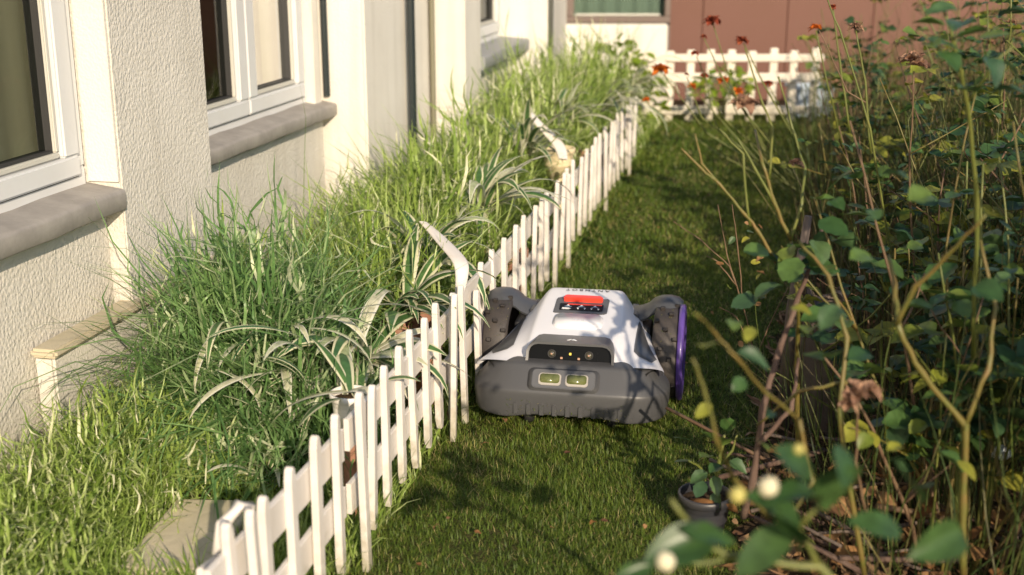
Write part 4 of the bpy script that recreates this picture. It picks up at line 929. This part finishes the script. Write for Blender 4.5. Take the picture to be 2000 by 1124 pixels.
rowsB = [  # (Y, offset from bed edge, height, kwargs, label)
 (2.05, .42, .55, dict(nl=60), 'low rose bush just behind the black nursery pot'),
 (1.95, .80, .85, dict(nl=90, blooms=1), 'rose bush at the lower right with a pale dried bloom'),
 (1.55, .75, .95, dict(nl=60, ntw=150), 'near rose bush at the right edge of the photo'),
 (2.45, .34, .46, dict(nl=70), 'low leafy rose bush right of the mower wheel'),
 (2.50, .72, .86, dict(nl=110, blooms=1), 'yellow stemmed rose bush in the middle of the thicket right of the mower'),
 (2.40, 1.12, 1.02, dict(nl=110, blooms=1), 'tall rose bush at the right edge with drooping leaves'),
 (2.95, .40, .56, dict(nl=70), 'rose bush beside the weathered stump'),
 (3.00, .80, .96, dict(nl=120, blooms=1), 'rose bush with broad leaves behind the weathered stump'),
 (2.95, 1.20, 1.05, dict(nl=110), 'dark leaved rose bush behind the right edge bush'),
 (3.50, .36, .58, dict(nl=60), 'thin rose bush leaning towards the lawn'),
 (3.55, .72, .95, dict(nl=120, blooms=2), 'rose bush carrying the large brown dried bloom'),
 (3.50, 1.15, 1.10, dict(nl=120, blooms=1), 'tall shaded rose bush deep in the thicket'),
 (3.50, 1.60, 1.10, dict(nl=90), 'outermost tall shaded rose bush at the right'),
 (4.10, .32, .62, dict(nl=60, ntw=450), 'bush of thin green stems at mid lawn edge'),
 (4.15, .75, .92, dict(nl=120, ntw=500, blooms=2), 'dense stemmed rose bush in the middle distance'),
 (4.10, 1.25, 1.05, dict(nl=110, ntw=400), 'dense stemmed rose bush right of the middle distance'),
 (4.70, .30, .70, dict(nl=60, ntw=450, blooms=1), 'bush of brown shoots halfway to the trellis fence'),
 (4.80, .80, .95, dict(nl=100, ntw=500, blooms=1), 'tall bush of mixed shoots beyond the thicket'),
 (4.75, 1.40, 1.05, dict(nl=90, ntw=400), 'tall far bush at the top right corner'),
 (5.40, .25, .72, dict(nl=60, ntw=450, blooms=2), 'wiry bush with rust coloured blooms near the trellis fence'),
 (5.50, .80, .98, dict(nl=90, ntw=500), 'thick far bush hiding the brown cladding'),
 (5.50, 1.45, 1.0, dict(nl=60, ntw=400), 'far bush at the right behind the thick far bush'),
 (6.20, .22, .72, dict(nl=50, ntw=400, blooms=2), 'wiry bush in front of the right end of the trellis fence'),
 (6.30, .80, .95, dict(nl=70, ntw=500), 'brown far bush beside the cladding'),
 (7.00, .30, .80, dict(nl=50, ntw=400), 'last bush before the trellis fence'),
 (2.05, .50, .80, dict(nl=110, ntw=0, lsize=.058, spread=.6, keys=('rleaf', 'rleaf', 'rleaf_cool'), zl=.2), 'rose bush with large soft green leaves near the old woody trunk'),
 (2.30, .98, 1.05, dict(nl=110, ntw=0, lsize=.060, spread=.6, keys=('rleaf', 'rleaf_cool'), zl=.2), 'rose bush with large overlapping leaves at the right of the thicket'),
 (2.75, .52, .80, dict(nl=110, ntw=0, lsize=.056, spread=.6, keys=('rleaf', 'rleaf', 'yleaf'), zl=.2), 'rose bush with large pale leaves right above the stump'),
 (3.30, .95, 1.05, dict(nl=110, ntw=0, lsize=.056, spread=.6, zl=.2), 'rose bush with large leaves in the upper middle of the thicket'),
 (7.10, .95, .9, dict(nl=50, ntw=400), 'last bush at the far right'),
]
for (Y, off, h, kw, lb) in rowsB:
    bush(bed_x(Y) + off, Y, h, lb, **kw)

# unseen hedge added on the near right, shaped to cast the dappled shade
t = thing('added_shade_hedge', 'tall loose unseen hedge added to shade the shrub bed and lawn', 'hedge', (3.2, -1.5, 0))
for k in range(9):
    x0 = -1.4 + k * .35; pts = wander((x0, random.uniform(-.1, .1), 0), (random.uniform(-.15, .15), 0, 1), 2.3, 8, .06); MB().tube(pts, [.028 - .0025 * i for i in range(9)], 7).obj('stem', M['bark'], t, recalc=False)
n = 15000; hx = rng.uniform(-1.55, 2.2, n); hy = rng.normal(0, .28, n); hz = rng.uniform(.05, 1, n) ** .8 * (2.35 + .25 * np.sin(hx * 3.1) + .12 * np.sin(hx * 11))
k = (vnoise(hx, hz, 4.5, 9) > -.42) & (hx > -1.15 + .25 * np.sin(hz * 5)); hx, hy, hz = hx[k], hy[k], hz[k]; n = len(hx)
V, F, A = blades_c(np.stack([hx, hy, hz], 1), rng.uniform(.05, .10, n), rng.uniform(.03, .06, n), rng.uniform(0, 6.28, n), rng.uniform(.3, 2.2, n), rng.uniform(0, .8, n), rng.uniform(0, 1, n), 3)
link_mesh('leaves', raw_mesh('leaves', V, F, foliage('hedge_leaf', [(.03, .07, .02), (.06, .11, .03), (.09, .14, .03)]), attr={'rnd': A}), t, kind='stuff')

# hand placed canes at the lawn edge
def cane(pts, r, m, par, leaves=(), name='stem'):
    P = [at(a, b, c) for a, b, c in pts]; o = thing_loc(par); mb = MB(); Q = []
    for i in range(len(P) - 1):
        for f in np.linspace(0, 1, 4, endpoint=False): Q.append(P[i].lerp(P[i + 1], float(f)) + Vector((random.gauss(0, .0008), 0, random.gauss(0, .0008))))
    Q.append(P[-1]); n = len(Q); mb.tube([q - o for q in Q], [r * (1 - .5 * i / n) * (1.28 if i % 4 == 0 and 0 < i < n - 1 else 1) for i in range(n)], 8)
    mb.obj(name, m, par, recalc=False); return P
c1 = thing('rose_bush', 'tall bare yellow green rose canes forking over the lawn right of the mower', 'bush', (bed_x(2.35) + .2, 2.35, 0), 0, 'rose bushes in the shrub bed')
Yc = 2.2
cane([(1560, 900, 2.35), (1556, 720, 2.3), (1560, 590, Yc), (1545, 470, Yc)], .0058, M['stem_g'], c1)
cane([(1545, 470, Yc), (1510, 395, Yc), (1490, 320, Yc), (1475, 255, Yc + .1)], .0040, M['stem_g'], c1)
cane([(1510, 395, Yc), (1475, 330, Yc), (1440, 270, Yc)], .003, M['stem_y'], c1)
cane([(1503, 350, Yc), (1509, 250, Yc), (1490, 205, Yc), (1455, 95, Yc)], .0026, M['stem_y'], c1)
cane([(1545, 470, Yc), (1566, 400, Yc), (1572, 330, Yc + .05), (1548, 250, Yc + .1), (1520, 150, Yc + .1)], .0030, M['stem_y'], c1)
cane([(1520, 520, Yc), (1480, 450, Yc), (1455, 420, Yc), (1405, 360, Yc), (1370, 330, Yc), (1330, 290, Yc)], .0036, M['stem_g'], c1)
cane([(1405, 360, Yc), (1370, 320, Yc), (1358, 262, Yc)], .0026, M['stem_g'], c1)
cane([(1464, 440, Yc), (1450, 300, Yc), (1405, 252, Yc)], .0026, M['stem_y'], c1)
for (x, y, s, key, d) in ((1500, 490, .052, 'rleaf', (-.6, -.3, .1)), (1530, 560, .060, 'rleaf_cool', (-1, -.3, -.1)), (1560, 505, .056, 'rleaf', (-.5, -.5, -.5)), (1480, 580, .052, 'rleaf_cool', (-1, -.2, -.3)), (1620, 370, .060, 'rleaf', (.3, -.5, .6)), (1600, 430, .06, 'rleaf', (.6, -.6, -.2)), (1640, 420, .058, 'rleaf', (.8, -.4, .1)), (1590, 470, .05, 'rleaf_cool', (.2, -.7, -.4))):
    put_leaf(c1, key, at(x, y, Yc - .1), d, s, random.uniform(-.5, .5), wid=1.15)
bloom(c1, at(1555, 320, Yc), .016, 'bloom_dry')
c2 = thing('rose_bush', 'arching olive cane with a single round leaf beside the purple rimmed wheel', 'bush', (bed_x(1.40) + .22, 1.40, 0), 0, 'rose bushes in the shrub bed')
cane([(1500, 1010, 1.40), (1430, 930, 1.35), (1400, 860, 1.30), (1378, 770, 1.30), (1352, 700, 1.30)], .0030, M['stem_g'], c2)
cane([(1560, 820, 1.45), (1500, 770, 1.40), (1440, 700, 1.35), (1395, 650, 1.35), (1358, 612, 1.30)], .0024, M['stem_g'], c2)
cane([(1560, 820, 1.45), (1590, 940, 1.45), (1540, 1010, 1.40)], .0028, M['stem_g'], c2)
put_leaf(c2, 'yleaf', at(1382, 672, 1.30), (-.3, -.9, .45), .026, .2, wid=1.25)
put_leaf(c2, 'rleaf_cool', at(1438, 690, 1.35), (1, -.2, -.25), .042, .4, wid=.7)
for (x, y, k) in ((1470, 640, 'yleaf'), (1455, 740, 'rleaf'), (1500, 800, 'rleaf_cool'), (1430, 625, 'rleaf'), (1390, 790, 'yleaf'), (1480, 860, 'rleaf')): put_leaf(c2, k, at(x, y, 1.50), (random.uniform(-1, .3), -.5, random.uniform(-.4, .4)), .027, random.uniform(-.8, .8))
c3 = thing('rose_bush', 'thick bright olive canes crossing at the right with a pale dried bloom', 'bush', (bed_x(1.7) + .5, 1.7, 0), 0, 'rose bushes in the shrub bed')
cane([(1880, 1124, 1.7), (1882, 990, 1.7), (1885, 830, 1.7), (1800, 730, 1.7), (1755, 640, 1.7), (1748, 560, 1.75), (1735, 500, 1.8)], .0056, M['stem_g'], c3)
cane([(1885, 830, 1.7), (1930, 720, 1.7), (1945, 600, 1.75), (1915, 470, 1.8)], .0040, M['stem_g'], c3)
cane([(1750, 636, 1.7), (1790, 560, 1.68), (1850, 500, 1.65), (1925, 420, 1.6)], .0040, M['stem_g'], c3)
cane([(1690, 1124, 1.75), (1655, 930, 1.75), (1640, 800, 1.75), (1655, 660, 1.8), (1620, 540, 1.85), (1560, 470, 1.9)], .0046, M['stem_g'], c3)
cane([(1655, 745, 1.78), (1560, 765, 1.8), (1480, 830, 1.85)], .0034, M['stem_g'], c3)
cane([(1690, 1000, 1.75), (1672, 900, 1.72), (1676, 780, 1.7)], .0026, M['stem_b'], c3)
bloom(c3, at(1675, 772, 1.62), .026, 'bloom_dry'); bloom(c3, at(1700, 762, 1.63), .018, 'bloom_dry'); bloom(c3, at(1655, 790, 1.62), .015, 'bloom_dry')
for (x, y, k, s) in ((1590, 640, 'yleaf', .05), (1575, 690, 'rleaf', .055), (1620, 700, 'rleaf', .06), (1545, 600, 'yleaf', .04), (1700, 690, 'rleaf', .06), (1760, 600, 'rleaf', .06), (1830, 880, 'rleaf', .06), (1790, 950, 'rleaf_cool', .06), (1870, 900, 'yleaf', .045), (1760, 870, 'yleaf', .04), (1700, 850, 'yleaf', .034), (1640, 600, 'rleaf_cool', .055), (1900, 560, 'rleaf', .06), (1700, 500, 'rleaf', .055), (1770, 420, 'rleaf', .06), (1690, 410, 'rleaf', .05), (1820, 380, 'rleaf', .06), (1730, 340, 'rleaf_cool', .05)):
    put_leaf(c3, k, at(x, y, random.uniform(1.6, 1.8)), (random.uniform(-1, 1), -.6, random.uniform(-.5, .5)), s * .8, random.uniform(-.6, .6))
c4 = thing('rose_bush', 'high rose spray with broad blue green leaves at the upper right', 'bush', (bed_x(1.9) + .6, 1.9, 0), 0, 'rose bushes in the shrub bed')
cane([(1900, 700, 1.95), (1910, 400, 1.9), (1890, 200, 1.85), (1860, 80, 1.8), (1840, 0, 1.8)], .0040, M['stem_y'], c4)
cane([(1890, 200, 1.85), (1940, 130, 1.8), (1980, 90, 1.8)], .0026, M['stem_y'], c4); cane([(1880, 160, 1.85), (1830, 90, 1.8), (1790, 60, 1.8)], .0022, M['stem_y'], c4)
for (x, y) in ((1810, 85), (1845, 50), (1880, 45), (1910, 75), (1870, 95), (1835, 100), (1930, 60), (1960, 120), (1940, 180), (1905, 180), (1975, 190), (1950, 30), (1925, 110), (1870, 20), (1990, 240)):
    put_leaf(c4, random.choice(('rleaf', 'rleaf_cool')), at(x, y, random.uniform(1.7, 1.9)), (random.uniform(-1, 1), random.uniform(-.6, .2), random.uniform(-.3, .3)), .042 * random.uniform(.8, 1.2), random.uniform(-.6, .6))
c5 = thing('rose_bush', 'slender rose stalks with a big brown dried bloom near the top right', 'bush', (bed_x(2.6) + .5, 2.6, 0), 0, 'rose bushes in the shrub bed')
cane([(1790, 600, 2.7), (1775, 350, 2.65), (1785, 140, 2.6)], .0026, M['stem_b'], c5); bloom(c5, at(1785, 118, 2.6), .030, 'bloom_dry'); bloom(c5, at(1795, 128, 2.58), .024, 'bloom_dry')
cane([(1750, 560, 2.75), (1700, 250, 2.7), (1640, 60, 2.7), (1600, -40, 2.7)], .0026, M['stem_y'], c5); cane([(1690, 200, 2.7), (1655, 180, 2.7), (1600, 60, 2.7)], .002, M['stem_b'], c5)
c6 = thing('flower_stalks', 'orange flowers and rust seed heads on thin stalks in front of the trellis fence', 'flowers', (1.0, 5.2, 0))
for (pts, bx_, by_, r, k) in (
  ([(1600, 400, 5.2), (1400, 300, 5.3), (1262, 200, 5.4)], 1262, 196, .022, 'bloom_or'), ([(1560, 400, 5.2), (1430, 260, 5.3), (1352, 172, 5.4)], 1352, 170, .024, 'bloom_or'), ([(1620, 380, 5.0), (1540, 240, 5.1), (1500, 165, 5.1)], 1500, 163, .022, 'bloom_rd'),
  ([(1600, 400, 4.9), (1380, 260, 5.0), (1292, 140, 5.0)], 1290, 137, .042, 'bloom_or'), ([(1600, 420, 4.9), (1470, 290, 5.0), (1412, 160, 5.0)], 1412, 158, .030, 'bloom_or'),
  ([(1620, 400, 4.9), (1490, 290, 5.0), (1440, 185, 5.0)], 1442, 180, .028, 'bloom_or'), ([(1640, 420, 4.6), (1500, 300, 4.6), (1455, 215, 4.6)], 1455, 205, .055, 'bloom_dry'),
  ([(1640, 420, 4.4), (1500, 180, 4.4), (1452, 85, 4.4)], 1448, 80, .028, 'bloom_rd'), ([(1600, 400, 4.6), (1440, 200, 4.6), (1392, 45, 4.6)], 1392, 42, .034, 'bloom_rd'),
  ([(1460, 230, 4.6), (1410, 150, 4.6), (1375, 75, 4.6)], 1375, 72, .014, 'bloom_rd'), ([(1650, 300, 3.9), (1620, 180, 3.8), (1594, 60, 3.8)], 1594, 55, .022, 'bloom_or'),
  ([(1660, 260, 3.6), (1640, 120, 3.6), (1627, 16, 3.6)], 1626, 14, .013, 'bloom_rd'), ([(1600, 390, 4.7), (1410, 230, 4.7), (1360, 110, 4.7)], 1358, 105, .018, 'bloom_rd'),
  ([(1560, 380, 4.8), (1400, 250, 4.8), (1376, 150, 4.8)], 1376, 148, .018, 'bloom_rd'), ([(1500, 330, 4.8), (1370, 230, 4.8), (1341, 150, 4.8)], 1341, 146, .012, 'bloom_rd'), ([(1700, 300, 3.4), (1690, 160, 3.4), (1672, 60, 3.4)], 1672, 55, .022, 'bloom_dry')):
    cane(pts, .0034, M['stem_y'], c6); bloom(c6, at(bx_, by_, pts[-1][2]), r, k)
# weathered stump and old woody stem
t = thing('tree_stump', 'weathered grey brown stump half hidden in the shrubs right of the mower', 'stump', tuple(at(1612, 640, 2.75).xy) + (0,))
rows = []
for i, z in enumerate(np.linspace(0, .33, 9)):
    rows.append([((.060 - .02 * z + .006 * math.sin(5 * a + z * 9) + .004 * math.sin(11 * a)) * math.cos(a), (.055 + .006 * math.sin(4 * a + 1)) * math.sin(a), z + (.025 * math.sin(3 * a) if i == 8 else 0)) for a in np.linspace(0, 6.283, 25)[:-1]])
mb = MB(); mb.grid(rows, closed=True); mb.bm.faces.new([mb.bm.verts.new((p[0] * .98, p[1] * .98, p[2] - .006)) for p in rows[-1]]); mb.obj('trunk', M['wood'], t)
mb = MB(); mb.tube([(-.09, -.02, 0), (-.085, -.02, .3), (-.06, -.01, .52)], [.018, .015, .009], 7); mb.obj('broken_stem', M['wood'], t)
t = thing('old_rose_trunk', 'old brown woody rose trunk leaning at the lawn edge above the black pot', 'trunk', (at(1455, 990, 2.05).x, 2.05, 0), 0)
cane([(1452, 1010, 2.05), (1470, 940, 2.02), (1490, 800, 2.0), (1520, 690, 2.05), (1552, 600, 2.1), (1590, 500, 2.2), (1605, 450, 2.25)], .0065, M['bark'], t, name='trunk')
cane([(1480, 870, 2.0), (1545, 800, 2.0), (1560, 700, 2.05)], .005, M['bark'], t, name='branch')
# thin dry weed at the lawn edge
t = thing('dry_weed', 'thin dry weed with wiry brown twigs at the lawn edge above the wheel', 'weed', (bed_x(2.8) - .02, 2.8, 0))
B0 = (1452, 600, 2.8)
for pts in ([(1475, 700, 2.8), B0, (1420, 500, 2.8), (1402, 400, 2.8)], [B0, (1425, 520, 2.8), (1370, 470, 2.8), (1315, 433, 2.8)], [B0, (1440, 480, 2.8), (1430, 400, 2.8)], [(1440, 560, 2.8), (1400, 510, 2.8), (1380, 500, 2.8)], [(1475, 700, 2.8), (1500, 640, 2.8), (1540, 560, 2.8)], [(1470, 690, 2.8), (1440, 620, 2.8), (1405, 600, 2.8)]): cane(pts, .0018, M['stem_b'], t)
for k in range(16): put_leaf(t, random.choice(('rleaf_cool', 'yleaf', 'dleaf')), at(random.uniform(1400, 1490), random.uniform(430, 720), 2.8), (random.uniform(-1, 1), -.3, random.uniform(-.4, .5)), .022, random.uniform(-1, 1))
# black nursery pot with a small leafy plant
pp = at(1372, 975, 2.16); pt = pot(pp.x + .012, 2.20, .0, .052, .088, M['potblack'], 'black nursery pot with curled brown leaf inside at the lawn edge', name='nursery_pot')
mb = MB(); mb.tube([(-.03, -.02, .078), (-.01, -.038, .084), (.012, -.036, .08), (.028, -.02, .076)], [.007, .010, .009, .005], 7)
o = mb.obj('dried_leaf', M['dleaf'], pt)
t = thing('potted_plant', 'small grey green leafy plant growing out of the black nursery pot', 'plant', (pp.x + .012, 2.20, .07))
ps = [(1400, 1000), (1398, 950), (1405, 900), (1415, 850)]
cane([(a, b, 2.2) for a, b in ps], .005, M['stem_y'], t); cane([(1398, 950, 2.2), (1370, 915, 2.18), (1345, 900, 2.16)], .003, M['stem_y'], t); cane([(1400, 920, 2.2), (1430, 880, 2.2), (1440, 850, 2.2)], .003, M['stem_y'], t)
for (x, y, d) in ((1352, 900, (-1, -.3, .1)), (1345, 860, (-.8, -.4, .4)), (1375, 940, (-.5, -.7, -.6)), (1395, 930, (.1, -.8, -.7)), (1385, 890, (-.4, -.6, .3)), (1410, 870, (.2, -.5, .6)), (1425, 900, (.7, -.6, -.2)), (1400, 960, (-.2, -.8, -.9)), (1430, 940, (.6, -.5, -.7)), (1395, 860, (-.6, -.3, .5)), (1420, 845, (0, -.3, .8)), (1445, 860, (.8, -.3, .3)), (1410, 910, (-.7, -.7, 0)), (1382, 925, (-.9, -.2, -.3))):
    put_leaf(t, random.choice(('rleaf_cool', 'rleaf', 'rleaf')), at(x, y, 2.17), d, .038, random.uniform(-.5, .5))
# foreground camellia with buds
t = thing('camellia_bush', 'blurred glossy camellia sprig with round cream buds in the near lower right', 'bush', (.42, 1.05, 0))
Yn = 1.12
cane([(1900, 1600, Yn), (1750, 1250, Yn), (1600, 1110, Yn), (1430, 1088, Yn), (1380, 1065, Yn), (1310, 975, Yn)], .0050, M['stem_y'], t)
cane([(1430, 1088, Yn), (1370, 1100, Yn), (1300, 1098, Yn)], .0030, M['stem_y'], t)
cane([(1600, 1110, Yn), (1560, 1030, Yn), (1510, 960, Yn)], .0032, M['stem_y'], t); cane([(1560, 1030, Yn), (1640, 950, Yn), (1650, 900, Yn)], .0028, M['stem_y'], t)
for (x, y, tx, ty, wd) in ((1275, 1085, 1395, 1050, .75), (1345, 1030, 1432, 1062, .55), (1212, 1124, 1275, 1105, .7), (1450, 1105, 1545, 1030, .85), (1520, 1000, 1560, 1068, .72), (1492, 965, 1560, 1060, .6), (1530, 880, 1585, 935, .8), (1665, 905, 1612, 1000, .75), (1530, 960, 1595, 980, .55), (1660, 930, 1640, 870, .8), (1690, 1010, 1760, 1040, .7), (1760, 900, 1800, 980, .7), (1800, 1080, 1880, 1040, .7)):
    a = at(tx, ty, Yn - .02); b = at(x, y, Yn - .05 + random.uniform(-.02, .02)); d = b - a; o = put_leaf(t, 'cleaf', a, d, d.length * 1.12, random.uniform(-.3, .3) - .6, wid=wd * .95)
for (x, y, r, m) in ((1300, 1098, .0096, M['bud']), (1500, 952, .0096, M['bud']), (1440, 968, .0078, M['bud_y']), (1560, 878, .005, M['bud_y'])):
    p = at(x, y, Yn - .10) - thing_loc(t); me = MB(); me.lathe([(.0003, -r), (r * .6, -r * .8), (r * .95, -r * .2), (r * .98, r * .15), (r * .75, r * .7), (r * .35, r * 1.0), (.0003, r * 1.12)], 14, Matrix.Translation(p) @ Matrix.Rotation(random.uniform(-.6, .6), 4, 'Y')); me.obj('flower_bud', m, t, True)

# fallen leaves and litter
n = 9000; y = rng.uniform(1.0, 8.2, n); x = .42 + .272 * (y - 2.2) + rng.uniform(0, 1, n) ** 1.2 * 1.9 + .02
V, F, A = blades_c(np.stack([x, y, rng.uniform(.0, .03, n)], 1), rng.uniform(.02, .08, n), rng.uniform(.004, .016, n), rng.uniform(0, 6.28, n), rng.uniform(.9, 1.6, n), rng.uniform(-.3, .8, n), rng.uniform(0, 1, n), 3)
tag(link_mesh('leaf_litter', raw_mesh('leaf_litter', V, F, M['litter'], attr={'rnd': A})), 'brown dry leaf litter covering the soil under the shrubs', 'leaf litter', kind='stuff')
for k in range(190):
    if 110 <= k < 150: yy = random.gauss(2.1, .13); xx = random.gauss(.66, .10); z = .05 + random.uniform(0, .09)
    elif k < 110: yy = random.uniform(1.45, 2.5); xx = bed_x(yy) + random.uniform(.02, .6); z = .02 + random.uniform(0, .08)
    else: yy = random.uniform(1.9, 6.0); xx = random.uniform(fence_x(yy) + .05, bed_x(yy) - .05); z = .026
    big = k < 150; s = random.uniform(.03, .065) if big else random.uniform(.010, .018)
    o = link_mesh('fallen_leaf', random.choice(LV['dleaf'])); a = random.uniform(0, 6.28)
    o.location = (xx, yy, z); o.rotation_euler = (random.uniform(-.6, .6), random.uniform(-.6, .6), a); o.scale = (s, s, s)
    tag(o, 'curled brown dead leaf lying among the litter under the shrubs' if big else 'tiny dry brown leaf lying on the mown lawn', 'dead leaf', 'dead leaves under the shrubs' if big else 'dead leaves on the lawn')
# dry cut sticks near the lower right
t = thing('stick_pile', 'pile of dry brown sticks lying under the shrubs at lower right', 'sticks', (.66, 2.12, 0), .2)
stk = None
for k in range(34):
    L = random.uniform(.10, .26); mb = MB(); mb.tube([(0, -L / 2, 0), (random.uniform(-.01, .01), 0, .004), (0, L / 2, 0)], random.uniform(.0025, .006), 6); o = mb.obj('stick', random.choice((M['stem_b'], M['bark'], M['wood'])), t, recalc=False)
    o.location = (random.uniform(-.16, .3), random.uniform(-.2, .35), .02 + random.random() * .10); o.rotation_euler = (random.uniform(-.3, .3), random.uniform(-.2, .2), random.uniform(0, 3.14))
# pale stone in the dark of the thicket
mb = MB(); bmesh.ops.create_icosphere(mb.bm, subdivisions=2, radius=.02)
for v in mb.bm.verts: v.co *= random.uniform(.8, 1.15)
o = mb.obj('white_stone', mat('pale_stone', (.6, .66, .72), .6), None, True); o.location = at(1955, 885, 2.1); o.location.z = max(.012, o.location.z); o.scale = (1, .8, .7); tag(o, 'small pale bluish stone on the dark soil at the right edge', 'stone')
